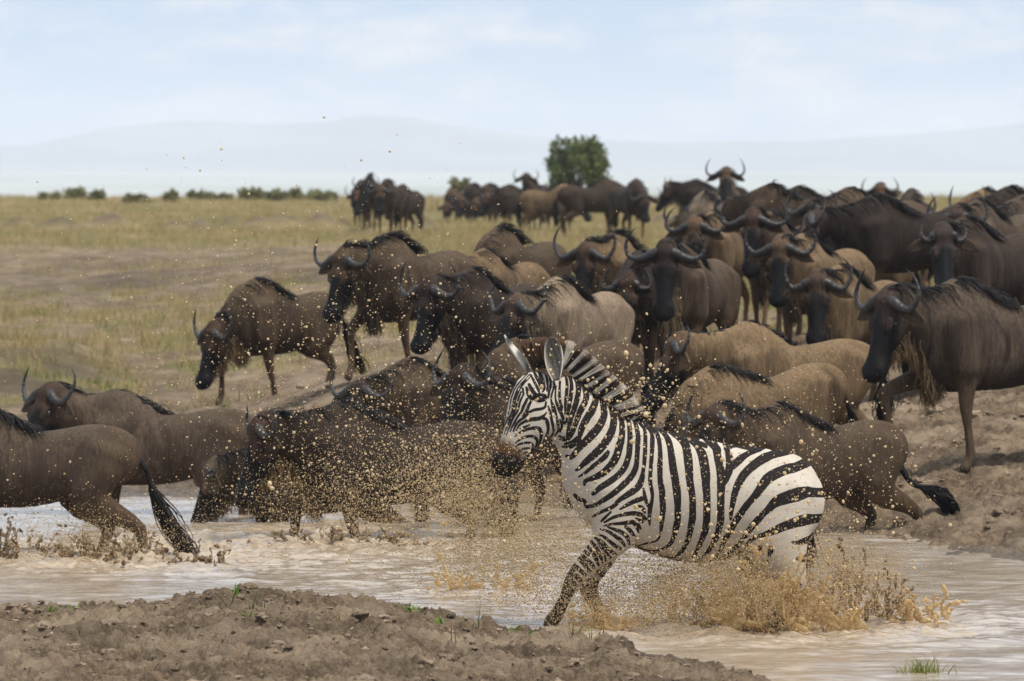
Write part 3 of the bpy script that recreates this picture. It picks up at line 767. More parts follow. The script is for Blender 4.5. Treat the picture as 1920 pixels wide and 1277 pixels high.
def unit(v):
    v = np.asarray(v, float); return v / (np.linalg.norm(v) + 1e-9)
def rot2(a):
    return np.array((math.cos(a), math.sin(a), 0))
LEGS = {
    'stand': ((.02, 0, 0), (-.06, 0, 0), (.04, 0, 0), (-.05, 0, 0)),
    'walk': ((-.20, 0, 0), (.30, .05, .10), (.18, 0, 0), (-.20, .02, 0)),
    'walkb': ((.26, 0, .02), (-.22, .03, .03), (-.24, .03, 0), (.16, 0, 0)),
    'stride': ((-.08, 0, 0), (.40, .10, .20), (.22, 0, 0), (-.26, .02, 0)),
    'hind': ((.2, 0, 0), (-.2, 0, 0), (-.42, .03, 0), (.20, 0, 0)),
}
def gnu(spec):
    g = dict(sc=1., b=0., hh=None, np=5., hp=68., coat='brown', beard='brown', legs='stand', hs=1., tail=None, mane=1., ms=1, fore=(.14, .062, .028), tilt=0., stripe=1., sink=None, seed=0, moff=0., nl=1., maneup=0.)
    g.update(spec)
    rng = np.random.default_rng(g['seed'] + 1000)
    sc = g['sc']; b = rad(g['b']); hh = rad(g['b'] if g['hh'] is None else g['hh'])
    s = F_PX / g['Y']; h = float(np.clip(g['Y'] * .00038, .0145, .027))
    # ---- pose (unscaled, local: x forward, y the animal's left, z up)
    tl = rad(g['tilt'])
    def T(p):
        p = np.asarray(p, float); c, sn = math.cos(tl), math.sin(tl); q = p - np.array((0, 0, .9))
        return np.array((q[0] * c + q[2] * sn, q[1], -q[0] * sn + q[2] * c + .9))
    Yv = np.array((0, 1., 0))
    kb_, kd_, kl_, kh_ = rng.uniform(.93, 1.06), rng.uniform(.95, 1.05), rng.uniform(.95, 1.04), rng.uniform(.95, 1.06)
    tor = [(-.75, 0, .995, .09, .13), (-.66, 0, .972, .150, .205), (-.50, 0, .945, .192, .255), (-.28, 0, .905, .208, .258), (-.04, 0, .868, .222, .276), (.18, 0, .890, .218, .312),
           (.36, 0, .935, .192, .362), (.50, 0, .962, .155, .335), (.60, 0, .955, .115, .26)]
    tor = [(r[0], 0, r[2] + (1 - kd_) * r[4] * .8, r[3] * kb_, r[4] * kd_) for r in tor]
    tor = [tuple(T(r[:3])) + r[3:] for r in tor]
    segs_t = chain(tor, Yv, .05, 0, 3)
    extra = [([Seg(T((.42, 0, 1.20)), T((.14, 0, 1.09)), Yv, (.075, .155), (.06, .13), .1, 0)], .09)]      # withers hump
    for sy in (-1, 1):
        extra.append(([Seg(T((.44, sy * .145, 1.04)), T((.40, sy * .168, .74)), Yv, (.090, .145), (.078, .115), .05, 0)], .05))   # shoulder
        extra.append(([Seg(T((-.56, sy * .130, 1.0)), T((-.45, sy * .158, .73)), Yv, (.105, .185), (.088, .13), .05, 0)], .05))   # thigh
    segs_x = [q for e, _ in extra for q in e]
    dh = hh - b; nh = .6 * dh
    npit = rad(g['np']); nb = T((.50, 0, 1.04)); nd1 = rot2(nh * .5) ; nd2 = rot2(nh)
    nlen = .46 * g['nl']
    poll = nb + nd1 * math.cos(npit) * nlen * .5 + nd2 * math.cos(npit) * nlen * .5 + np.array((0, 0, math.sin(npit) * nlen))
    mid = nb + nd1 * math.cos(npit) * nlen * .52 + np.array((0, 0, math.sin(npit) * nlen * .48 - .010))
    side_h = np.array((-math.sin(dh), math.cos(dh), 0))
    s0 = Yv; s1 = np.array((-math.sin(nh * .6), math.cos(nh * .6), 0)); s2 = np.array((-math.sin(nh), math.cos(nh), 0))
    nb0 = T((.34, 0, 1.0))
    segs_n = chain([tuple(nb0) + (.16, .31), tuple(nb) + (.135, .248), tuple(mid) + (.100, .178), tuple(poll) + (.080, .125)], np.array([s0, s0, s1, s2]), .06, 1, 3)
    hp = rad(g['hp']); f = rot2(dh) * math.cos(hp) + np.array((0, 0, -math.sin(hp)))
    n = rot2(dh) * math.sin(hp) + np.array((0, 0, math.cos(hp)))
    hd = []
    for t, w, hgt in ((-.03, .086, .100), (.05, .100, .122), (.13, .106, .140), (.22, .094, .128), (.31, .076, .098), (.39, .068, .080), (.455, .088, .084), (.505, .096, .078), (.540, .072, .054)):
        c = poll + f * t * 1.03 * kh_ + n * (.112 - hgt * .95)
        hd.append(tuple(c) + (w * .98 * kh_, hgt * .95))
    segs_h = chain(hd, side_h, .035, 2, 2)
    hx = [Seg(poll + f * .02 + n * .080 + side_h * .05, poll + f * .02 + n * .080 - side_h * .05, f, (.05, .05), (.05, .05), .04, 2, 0, .05)]
    for sy in (-1, 1):
        hx.append(Seg(poll + f * .150 + n * .075 + side_h * sy * .088, poll + f * .215 + n * .070 + side_h * sy * .080, n, (.026, .03), (.02, .026), .03, 2, .25, .3))      # brow
        hx.append(Seg(poll + f * .500 + n * .075 + side_h * sy * .066, poll + f * .540 + n * .055 + side_h * sy * .064, n, (.024, .026), (.022, .024), .03, 2, .95, 1.))      # nostril rim
    segs_h2 = segs_h + hx
    segs_l = []; legs = []
    hoofs = []
    for i, (fx, lift, kb) in enumerate(LEGS[g['legs']] if isinstance(g['legs'], str) else g['legs']):
        sy = 1 if i % 2 == 0 else -1
        if i < 2:
            E = T((.40 + .25 * fx, sy * .145, .70)); Ft = np.array((.42 + fx, sy * .135, .13 + lift)); Hf = Ft + np.array((.045, 0, -.10))
            K = E * .52 + Ft * .48 + np.array((.02 + kb, 0, .02 + kb * .3))
            pts = [tuple(T((.42, sy * .14, .86))) + (.085, .115), tuple(E) + (.072, .102), tuple(E * .5 + K * .5) + (.049, .066), tuple(K) + (.040, .048), tuple(K * .55 + Ft * .45) + (.026, .031), tuple(Ft) + (.031, .037), tuple(Ft * .5 + Hf * .5) + (.029, .033), tuple(Hf) + (.037, .044)]
        else:
            Sf = T((-.40 + .3 * fx, sy * .15, .68)); K = np.array((-.70 + .62 * fx, sy * .13, .44 + lift * .4)); K[2] += .25 * max(0, -fx) * .3
            Ft = np.array((-.66 + fx, sy * .13, .13 + lift)); Hf = Ft + np.array((.045, 0, -.10))
            pts = [tuple(T((-.54, sy * .13, .90))) + (.10, .165), tuple(Sf) + (.086, .135), tuple(Sf * .45 + K * .55) + (.054, .080), tuple(K) + (.036, .050), tuple(K * .5 + Ft * .5) + (.027, .034), tuple(Ft) + (.031, .037), tuple(Ft * .5 + Hf * .5) + (.029, .033), tuple(Hf) + (.037, .044)]
        lg = chain(pts, Yv, .035, 3, 2); segs_l += lg; legs.append((lg, .045)); hoofs.append(Hf)
    groups = [(segs_t, .03)] + extra + [(segs_n, .07), (segs_h, .045), (hx[:1], .04)] + [([q], .022) for q in hx[1:]] + legs
    fld, lo = field(groups, h); V, F = surface_nets(fld, lo, h); V = smooth_verts(V, F, 1, .35)
    # ---- coat colour at each vertex
    D = [group_dist(q, V) for q in (segs_t + segs_x, segs_n, segs_h2, segs_l)]
    wts = np.stack([np.exp(-np.clip(d[0] + off, -.2, 1) / .022) for d, off in zip(D, (0, 0, 0, .0))], 1); wts /= wts.sum(1, keepdims=True)
    base = np.array(COATS[g['coat']]) * rng.uniform(.9, 1.1)
    x, y, z = V.T
    nz = vnoise3(V * np.array((7, 7, 2.2)) + g['seed'], 3); nz2 = vnoise3(V * np.array((22, 22, 3.)) + g['seed'], 4); nz3 = vnoise3(V * 3.1 + g['seed'], 7)
    # brindled dark stripes hanging over neck and shoulder
    nzs = vnoise3(np.stack([x * 13 + 1.5 * nz, y * 5, z * 1.1], -1) + g['seed'] * 3.3, 11); br = np.clip(sstep(.02, .40, nzs) * .75 + .45 * nz2 + .25 * sstep(.0, .5, np.sin(x * 40 + 3.4 * nz)), 0, 1) * sstep(-.35, .30, x + .25 * nz) * g['stripe']
    top = sstep(1.02, 1.22, z - .08 * nz3)  # backs painted lighter: light from above put into the coat colour
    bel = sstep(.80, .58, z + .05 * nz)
    ct = base[None] * (1 + .10 * nz3[:, None])
    pale = sstep(.22, .62, vnoise3(np.stack([x * 17 + 2 * nz, y * 6, z * 1.4], -1) + 40 + g['seed'], 13)) * sstep(-.30, .25, x) * g['stripe']
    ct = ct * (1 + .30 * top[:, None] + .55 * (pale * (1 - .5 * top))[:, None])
    dark = np.array((.030, .021, .017))
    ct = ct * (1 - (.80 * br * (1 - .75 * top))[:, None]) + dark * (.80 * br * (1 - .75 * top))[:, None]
    ct = ct * (1 - .78 * bel[:, None]) + dark * .78 * bel[:, None]  # undersides painted darker: mostly their shade, put into the coat colour
    rump = sstep(-.45, -.72, x) * .20
    ct = ct * (1 - rump[:, None]) + np.array((.22, .13, .06)) * rump[:, None] * (base[0] / .16)
    tn = D[1][1]
    cn = ct.copy()
    th = D[2][1]
    # head: coloured forehead, black face and muzzle, paler cheek
    nl_ = (V - poll) @ n; sl_ = (V - poll) @ side_h
    fc = np.array(g['fore']); fc = fc * .6 + .4 * fc.mean() * np.array((1.2, 1.0, .8)); black = np.array((.0095, .009, .0095)); cheek = base * .62
    edge = th + .10 * vnoise3(V * 16 + 9, 2) - .08 * sstep(.0, .06, np.abs(sl_) - .02)
    kf = sstep(.20, .32, edge)
    front = sstep(-.06, .02, nl_)
    ch = fc * front[:, None] + cheek * (1 - front)[:, None]
    ch = ch * (1 - kf[:, None]) + black * kf[:, None]
    ch = ch * (1 - (1 - front)[:, None] * (kf * .0)[:, None])
    lp = D[3][1]
    cl = (base * .80 + np.array((.05, .028, .012)) * .6)[None] * (1 + .15 * nz[:, None])
    hoofm = sstep(.07, .03, z)
    cl = cl * (1 - hoofm[:, None]) + np.array((.03, .026, .022)) * hoofm[:, None]
    mudm = sstep(.34, .08, z + .10 * nz) * .55
    cl = cl * (1 - mudm[:, None]) + np.array((.10, .074, .052)) * mudm[:, None]
    upper = sstep(.62, .80, z)
    cl = cl * (1 - upper[:, None]) + ct * upper[:, None]
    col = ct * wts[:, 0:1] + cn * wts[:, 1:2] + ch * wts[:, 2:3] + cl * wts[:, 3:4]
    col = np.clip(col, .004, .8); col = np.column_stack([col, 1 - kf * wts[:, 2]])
    # ---- placing
    wx, wy = P(g['px'], g['py'], g['Y'])[0], g['Y']
    hump = T((.38, 0, 1.36)) * sc
    ca, sa = math.cos(math.pi + b), math.sin(math.pi + b)
    rx = wx - (hump[0] * ca - hump[1] * sa); ry = wy - (hump[0] * sa + hump[1] * ca)
    ztop = P(g['px'], g['py'], g['Y'])[2]
    rz = ztop - hump[2]
    g['_root'] = (rx, ry, rz)
    if PLAN_ONLY: return g
    gz = ground_z(rx, ry)
    if g['sink'] is None: rz = max(gz - .035, rz - .10)
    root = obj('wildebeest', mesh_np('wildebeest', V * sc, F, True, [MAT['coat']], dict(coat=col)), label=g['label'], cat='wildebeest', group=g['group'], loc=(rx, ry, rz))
    root.rotation_euler = (0, 0, math.pi + b)
    # ---- horns
    c = unit(-f * math.cos(rad(25)) + n * math.sin(rad(25)))
    nn = np.cross(side_h, c); nn = nn if np.dot(nn, n) > 0 else -nn
    hs = g['hs']
    hv = rng.uniform(.9, 1.1); hu = rng.normal() * .02; ht = rng.normal() * .018
    for sy in (1, -1):
        k = rng.uniform(.95, 1.05)
        pr = [(.022, .040, .030), (.085, .034, .040), (.165, -.012, .040), (.240, -.022, .026), (.298, .035 + hu, .005), (.312 + ht, .115 * hv + hu, -.015), (.282 + ht * 1.5, .195 * hv + hu, -.025), (.235 + ht * 2, .255 * hv + hu, -.018)]
        pts = catmull([poll + f * .035 + n * .035 + side_h * sy * (a * (1 if q < 2 else hs * k)) + c * (bb * hs if q > 1 else bb) + nn * d for q, (a, bb, d) in enumerate(pr)], 4)
        rr = np.interp(np.linspace(0, 7, len(pts)), range(8), [.033, .040, .031, .0225, .0180, .0140, .0085, .0012]) * (.55 + .45 * hs)
        Vh, Fh, _, ti = tubes(pts[None] * sc, rr[None] * sc, 10)
        obj('horn', mesh_np('horn', Vh, Fh, True, [MAT['horn']], dict(tip=sstep(.45, .95, ti), ring=ti)), root)
    # ---- ears
    for sy in (1, -1):
        e = unit(side_h * sy * .95 - c * .20 - n * .10 + f * .03); base_p = poll + f * .045 + side_h * sy * .080 + n * .035
        K = 8; tt = np.linspace(0, 1, K); ws = np.interp(tt, [0, .2, .5, .8, 1], [.022, .046, .056, .038, .003]); L = .245
        cc = base_p + np.outer(tt * L, e) + np.outer(-.035 * tt ** 2, c)
        bdir = unit(c - e * np.dot(c, e)); ndir = unit(np.cross(bdir, e))
        if np.dot(ndir, n) > 0: ndir = -ndir
        ring = []
        for q in range(8):
            a = 2 * math.pi * q / 8
            ring.append(cc + np.outer(ws * math.cos(a), bdir) + np.outer(.010 * math.sin(a) * np.ones(K) - .3 * ws * math.cos(a) ** 2, ndir))
        R = np.stack(ring, 1); Ve = R.reshape(-1, 3); idx = np.arange(K * 8).reshape(K, 8)
        Fe = np.stack([idx[:-1], np.roll(idx, -1, 1)[:-1], np.roll(idx, -1, 1)[1:], idx[1:]], -1).reshape(-1, 4)
        ce = np.tile(base * .55 + np.array((.055, .040, .026)), (len(Ve), 1)); ce = ce * (.55 + .5 * np.abs(np.cos(np.arange(8) * math.pi / 4)))[None].repeat(K, 0).reshape(-1, 1)
        obj('ear', mesh_np('ear', Ve * sc, [Fe, idx[-1:], idx[:1, ::-1]], True, [MAT['coat']], dict(coat=ce)), root)
    # ---- eyes
    if g['Y'] < 70:
        iv, ifc = ico(1)
        for sy in (1, -1):
            ec = poll + f * .17 + side_h * sy * .100 + n * .045
            obj('eye', mesh_np('eye', (ec + iv * .022) * sc, ifc, True, [MAT['eye']]), root)
    near = g['Y'] < 62
    def strands(name, P0, D0, L, sag, rads, cola, colb, K=6, curl=.02, tipcol=None):
        N = len(P0); tt = np.linspace(0, 1, K)
        lv = L * rng.uniform(.55, 1.15, N)
        ph = rng.uniform(0, 6.28, (N, 2)); fr = rng.uniform(2, 5, (N, 1))
        pts = P0[:, None] + D0[:, None] * (lv[:, None] * tt)[..., None]
        pts[..., 2] -= sag * (lv[:, None] * tt ** 2)
        pts[..., 0] += curl * np.sin(ph[:, :1] + fr * tt) * tt; pts[..., 1] += curl * np.sin(ph[:, 1:] + fr * tt) * tt
        rr = rads * rng.uniform(.7, 1.3, (N, 1)) * (1 - .85 * tt ** 1.5)
        Vs, Fs, si, ti = tubes(pts * sc, rr * sc, 3, .6)
        m = rng.uniform(0, 1, N)[si][:, None]; c0 = np.array(cola) * (1 - m) + np.array(colb) * m
        if tipcol is not None: q = sstep(.25, .85, ti)[:, None] * .85; c0 = c0 * (1 - q) + np.array(tipcol) * q
        return obj(name, mesh_np(name, Vs, Fs, True, [MAT['hair']], dict(col=c0)), root)
    dens = 1.0 if near else .45
    # ---- mane
    nt_ = lambda q, hgt: q + unit(np.cross(np.cross(np.array((0, 0, 1.)), nd2), nd2) * 0 + np.array((0, 0, 1.)) * math.cos(npit) - nd2 * math.sin(npit)) * hgt
    ridge = catmull([poll - f * .02 + n * .085, nt_(mid, .185), T((.46, 0, 1.315)), T((.30, 0, 1.315)), T((.14, 0, 1.245)), T((-.02, 0, 1.165))], 8)
    allseg = segs_t + segs_x + segs_n + segs_h2
    def settle(pp, dz):
        pp = pp.copy()
        for _ in range(40):
            d, _t = group_dist(allseg, pp); m = d < 0
            if not m.any(): break
            pp[m, 2] += dz
        return pp
    ridge = settle(ridge, .012)
    N = int(420 * dens * g['mane'] * .75)
    ix = rng.uniform(0, 1, N) ** .9; q = ix * (len(ridge) - 1.001); i0 = q.astype(int)
    P0 = ridge[i0] + (ridge[i0 + 1] - ridge[i0]) * (q - i0)[:, None]; P0[:, 2] -= .012; P0[:, 1] += rng.normal(size=N) * .018
    back = -unit(ridge[0] - ridge[-1])
    ms = g['ms']
    D0 = np.stack([np.full(N, .0), ms * rng.uniform(.1, .75, N), rng.uniform(.15, .55, N) + g['maneup']], -1) + np.outer(rng.uniform(.3, 1.0, N), back)
    D0 /= np.linalg.norm(D0, axis=1, keepdims=True)
    strands('mane', P0, D0, .21, .80 - .5 * min(g['maneup'], 1), .0075 if near else .013, (.012, .011, .012), (.035, .028, .024))
    # ---- beard
    N = int(1000 * dens); un = -n
    lowp = catmull([poll + f * .46 + n * (-.03), poll + f * .30 + n * (-.11), poll + f * .08 + n * (-.17), nb + nd1 * nlen * .30 + np.array((0, 0, -.17 + .3 * nlen * math.sin(npit))), T((.58, 0, .78)), T((.52, 0, .64))], 6)
    lowp = settle(lowp, -.012)
    ix = rng.uniform(0, 1, N); q = ix * (len(lowp) - 1.001); i0 = q.astype(int)
    P0 = lowp[i0] + (lowp[i0 + 1] - lowp[i0]) * (q - i0)[:, None]; P0[:, 1] += rng.normal(size=N) * .028; P0[:, 2] += .03
    D0 = np.stack([rng.normal(size=N) * .12 - .10, rng.normal(size=N) * .12, -np.ones(N)], -1)
    Lb = np.interp(ix, [0, .2, .45, .75, 1], [.06, .13, .24, .21, .08])
    bc = np.array(BEARDS[g['beard']])
    strands('beard', P0, D0, Lb, .0, (.0066 if near else .012), base * .5 + bc * .15, base * .5 + bc * .35, 6, .03, bc)
    # ---- tail
    tp = g['tail'] or [(-.76, 0, 1.0), (-.84, .01, .90), (-.87, .02, .70), (-.86, .02, .46)]
    path = catmull([tuple(T(tp[0]))] + list(tp[1:]), 4); dl = tubes(path[None] * sc, np.linspace(.030, .010, len(path))[None] * sc, 6)
    N = int(280 * dens); q = rng.uniform(.30, .80, N) * (len(path) - 1.001); i0 = q.astype(int)
    P0 = path[i0] + (path[i0 + 1] - path[i0]) * (q - i0)[:, None]
    K = 7; tt = np.linspace(0, 1, K); pts = np.empty((N, K, 3)); off = rng.normal(size=(N, 3)) * .030
    for j in range(K):
        qq = np.minimum(q + tt[j] * (.42 * len(path)), (len(path) - 1) * 1.0); jj = np.minimum(qq.astype(int), len(path) - 2)
        over = np.maximum(q + tt[j] * (.42 * len(path)) - (len(path) - 1), 0)[:, None]
        pts[:, j] = path[jj] + (path[jj + 1] - path[jj]) * (qq - jj)[:, None] + (path[-1] - path[-2]) * over + off * math.sin(tt[j] * 2.4) + rng.normal(size=(N, 3)) * .006
    rr = (.008 if near else .013) * rng.uniform(.7, 1.3, (N, 1)) * (1 - .8 * tt ** 2)
    Vt, Ft, _, _ = tubes(pts * sc, rr * sc, 3)
    Vm, Fm = merge_geo([(dl[0], dl[1]), (Vt, Ft)])
    obj('tail', mesh_np('tail', Vm, Fm, True, [MAT['hair']], dict(col=np.tile((.013, .012, .012), (len(Vm), 1)))), root)
    return g

TAIL_BACK = [(-.76, 0, 1.0), (-.86, 0, .90), (-.97, 0, .66), (-1.10, 0, .42)]
HERD = []
def W(px, py, Y, label, group='wildebeest in the middle of the crowded herd', **k):
    HERD.append(dict(px=px, py=py, Y=Y, label=label, group=group, seed=len(HERD) * 7 + 3, **k))
G1 = 'wildebeest wading through the river'; G3 = 'wildebeest far out on the plain'; G2 = 'wildebeest in the middle of the crowded herd'
rust = (.062, .033, .020); darkf = (.028, .019, .016); orange = (.098, .052, .026); red = (.048, .026, .019)
def herd_specs():
    # --- wading
    W(-50, 752, 39.1, 'brown wildebeest wading at the left edge, head cut off by the frame, long tail trailing', G1, sc=.96, b=-4, np=-10, coat='gray', legs=((.2, 0, 0), (-.2, 0, 0), (-.22, 0, 0), (.20, 0, 0)), sink=1,
      tail=[(-.76, 0, 1.0), (-.86, 0, .88), (-.96, 0, .62), (-1.10, 0, .38), (-1.22, 0, .20)], stripe=.6)
    W(212, 727, 43.6, 'brown wildebeest wading with upright horns behind the one cut off at the left edge', G1, sc=.96, b=-2, hh=46, np=33, hp=60, coat='gray', sink=1, fore=(.05, .026, .017), ms=-1, hs=.92)
    W(640, 748, 40.8, 'brown wildebeest wading through thick spray with head lowered and tan beard dripping', G1, beard='tan', sc=.97, b=4, hh=26, np=14, hp=76, coat='umber', legs='walk', sink=1, fore=(.06, .026, .018), hs=.82)
    W(530, 804, 42.6, 'young short horned wildebeest hidden behind the wading one with only its tan crowned head showing', G1, sc=.84, b=0, hh=10, np=-6, hp=74, coat='umber', sink=1, fore=(.12, .08, .045), hs=0.6)
    W(930, 704, 42.0, 'dark wildebeest coming head on through the spray between the zebra head and the wading one', G1, sc=.97, b=62, hh=52, np=42, hp=66, coat='umber', sink=1, fore=(.04, .022, .015), legs='walkb', hs=.9)
    W(764, 668, 45.8, 'brown wildebeest with wide low horns and humped back just above the wading one', G1, sc=.9, b=42, hh=58, np=2, hp=58, coat='brown', sink=1, fore=darkf)
    # --- entering
    W(968, 630, 45.6, 'tan brown wildebeest directly behind the zebra ears with its head hidden', G1, sc=.96, b=32, np=-40, hp=70, coat='brown', sink=1, tilt=7, stripe=.5)
    W(1400, 600, 45.2, 'tan wildebeest standing side on with black mane over its hump, right of the zebra mane', G2, sc=.98, b=24, hh=16, np=14, hp=64, coat='tan', fore=(.09, .045, .024), hs=.85, mane=1.2, ms=-1, sink=1, stripe=.7)
    W(1330, 684, 43.2, 'pale tan wildebeest with rounded back and its lowered head out of sight', G1, sc=.94, b=26, np=-46, hp=60, coat='tan', tilt=10, sink=1, stripe=.25)
    W(1452, 752, 41.0, 'brown wildebeest wading right behind the zebra rump with tail flicked out sideways', G1, sc=.94, b=30, hh=46, np=27, hp=66, coat='brown', sink=1, fore=rust, hs=.92, mane=1.3,
      tail=[(-.76, 0, .86), (-.86, .04, .70), (-1.02, .06, .64), (-1.18, .06, .56), (-1.26, .06, .40)], stripe=.4, legs='walkb')
    # --- left group on land
    W(478, 527, 56.8, 'wildebeest stepping alone on the left with head down and long tan beard', G2, beard='tan', sc=.98, b=46, hh=40, np=-30, hp=76, coat='brown', legs='walk', fore=(.09, .042, .022), tail=TAIL_BACK, mane=1.4, ms=1)
    W(726, 430, 51.0, 'tall wildebeest with a rust coloured forehead and ragged mane, leftmost of the standing herd', G2, b=52, hh=50, np=12, hp=74, coat='brown', fore=orange, mane=1.2, maneup=.4, legs='walk')
    W(882, 498, 48.5, 'dark streaked wildebeest with long black face in front of the rust headed one', G2, b=58, hh=52, np=17, hp=76, coat='umber', stripe=1.2, fore=(.05, .026, .022))
    W(906, 462, 53.2, 'young tan wildebeest with short straight horns looking left behind the dark streaked one', G2, sc=.93, b=60, hh=8, np=8, hp=46, coat='tan', fore=orange, hs=.8, mane=.5)
    W(936, 419, 56.2, 'brown wildebeest with high pale hump and its head hidden behind the young tan one', G2, b=58, np=-25, hp=60, coat='brown', mane=1.2, maneup=.3, tail=[(-.76, 0, .96), (-.9, -.05, .84), (-1.1, -.12, .80), (-1.25, -.15, .76)], stripe=.4)
    W(1044, 516, 47.6, 'pale grey wildebeest with a thick black mane falling over its hump and curled tail', G2, sc=.95, b=60, hh=46, np=6, hp=62, coat='pale', mane=2.0, ms=1, fore=(.06, .03, .022), stripe=.35,
      tail=[(-.76, 0, .98), (-.90, -.10, .93), (-1.02, -.30, .78), (-1.0, -.36, .60), (-.88, -.30, .50)])
    W(1150, 438, 55.2, 'tan wildebeest with wide spread ears looking out left of the centre front one', G2, b=58, hh=70, np=15, hp=70, coat='tan', fore=(.055, .028, .018), maneup=.4)
    W(1196, 474, 50.6, 'dark wildebeest with reddish crown and lowered face pressed beside the centre front one', G2, sc=.97, b=78, hh=82, np=2, hp=70, coat='dark', fore=rust, hs=.7)
    W(1278, 441, 49.6, 'wildebeest facing the camera with broad horns and cream beard at the centre of the herd', G2, sc=1.0, b=70, hh=80, np=31, hp=76, coat='brown', beard='cream', fore=darkf, hs=1.1)
    W(1442, 382, 57.5, 'dark faced wildebeest with big curved horns behind and right of the centre front one', G2, b=64, hh=80, np=31, hp=76, coat='brown', fore=(.06, .03, .022), hs=1.08)
    W(1504, 438, 53.2, 'tan backed wildebeest with an orange chevron on its dark face', G2, b=58, hh=80, np=24, hp=75, coat='tan', fore=orange, stripe=.5, hs=1.05)
    W(1572, 508, 50.6, 'wildebeest with reddish crown and ears held wide in front of the tan backed ones', G2, b=58, hh=84, np=21, hp=74, coat='tan', fore=red, hs=0.95, stripe=.5, legs='walkb')
    W(1792, 518, 43.5, 'large wildebeest striding in from the right edge with streaked shoulders and long tan beard', G2, sc=1.1, b=28, hh=44, np=20, hp=74, coat='gray', stripe=1.35, fore=(.05, .029, .024), legs='stride', hs=.98, mane=1.5, beard='tan')
    W(1638, 352, 55.4, 'very dark bulky wildebeest standing side on with a drooping black mane', G2, sc=1.0, b=24, hh=8, np=6, hp=52, coat='dark', mane=1.8, ms=1, fore=(.08, .05, .035))
    W(1808, 394, 51.0, 'dark grey wildebeest with a long black face and stubby horns near the right edge', G2, sc=1.05, b=52, hh=92, np=18, hp=66, coat='umber', fore=(.045, .030, .028), hs=.6, stripe=1.1)
    W(1832, 371, 56.2, 'wildebeest with cream beard and wide horns just behind the stubby horned one', G2, b=54, hh=84, np=18, hp=72, coat='gray', beard='cream', fore=(.05, .028, .026), hs=.95)
    W(1334, 396, 59.0, 'wildebeest with an orange patch on its brow behind the centre front one', G2, b=62, hh=84, np=20, hp=72, coat='tan', fore=orange)
    W(1362, 331, 92, 'wildebeest with raised head and upturned horns standing out against the sky', G2, b=84, hh=90, np=58, hp=60, coat='brown', fore=orange, hs=1.0)
    W(1326, 352, 76, 'pale rumped wildebeest turned away just below the raised horned head', G2, b=-62, np=-10, coat='pale', stripe=.3)
    W(1446, 337, 70, 'reddish brown wildebeest standing behind the big curved horns at right of centre', G2, b=-34, np=0, coat='brown', stripe=.5)
    W(1590, 345, 62.5, 'wildebeest with one horn and ear showing above the very dark bulky one', G2, b=40, hh=60, np=8, coat='brown', fore=darkf)
    W(1494, 347, 80, 'dark wildebeest with head down left of the very dark bulky one', G2, b=30, np=-20, coat='dark')
    W(1648, 342, 96, 'small distant wildebeest facing the camera above the back of the very dark bulky one', G2, b=88, np=25, hp=60, coat='dark')
    W(1576, 418, 57.0, 'tan wildebeest with looped horn seen between the chevron faced one and the very dark one', G2, b=50, hh=70, np=-4, coat='tan', fore=darkf, hs=1.0)
    W(1926, 358, 58.5, 'grey brown wildebeest cut by the right edge high in the herd', G2, b=22, hh=60, np=0, coat='gray')
    W(1842, 352, 74, 'light brown wildebeest in the upper right behind the cream bearded one', G2, b=26, np=-12, coat='tan')
    W(1890, 345, 66, 'dark wildebeest standing highest near the right edge', G2, b=36, np=4, coat='dark')
    W(1708, 352, 72, 'wildebeest with face turned to the camera just right of the dark drooping mane', G2, b=80, hh=95, np=5, hp=70, coat='umber', fore=orange)
    # --- far
    W(692, 326, 136, 'dark wildebeest facing the camera in the tight far group at left', G3, b=84, np=10, hp=70, coat='dark', fore=darkf, maneup=.5)
    W(724, 334, 128, 'brown wildebeest with rusty face at the front of the tight far group', G3, b=80, np=8, hp=72, coat='umber', fore=orange)
    W(752, 347, 134, 'wildebeest at the right side of the tight far group', G3, b=70, np=0, coat='umber')
    W(676, 338, 142, 'wildebeest at the left side of the tight far group', G3, b=86, np=-4, coat='dark')
    W(848, 354, 158, 'small wildebeest grazing alone right of the tight far group', G3, b=70, np=-40, coat='brown', sc=.9)
    W(886, 352, 156, 'left one of two dark wildebeest standing close together far off', G3, b=60, np=-20, coat='dark')
    W(916, 354, 154, 'right one of two dark wildebeest standing close together far off', G3, b=50, np=-30, coat='umber')
    W(952, 349, 150, 'wildebeest half hidden behind the far one that faces the camera', G3, b=30, np=0, coat='umber')
    W(994, 335, 140, 'wildebeest facing the camera on the plain with raised horns left of the tree', G3, b=70, hh=88, np=48, hp=66, coat='umber', fore=rust)
    W(1058, 346, 136, 'pale brown wildebeest below the tree with dark head turned to the right', G3, b=150, hh=120, np=-4, coat='tan', stripe=.4)
    W(1140, 333, 124, 'dark brown wildebeest turned away with its head down just right of the tree', G3, b=205, np=-5, coat='umber', stripe=.6)
    W(1192, 334, 118, 'wildebeest walking toward the camera with head low, rightmost of those under the tree', G3, b=110, hh=100, np=-8, hp=70, coat='umber', fore=rust)
    W(1302, 335, 124, 'lone dark wildebeest facing left against the pale far plain', G3, b=10, np=18, coat='dark')
PLAN_ONLY = False
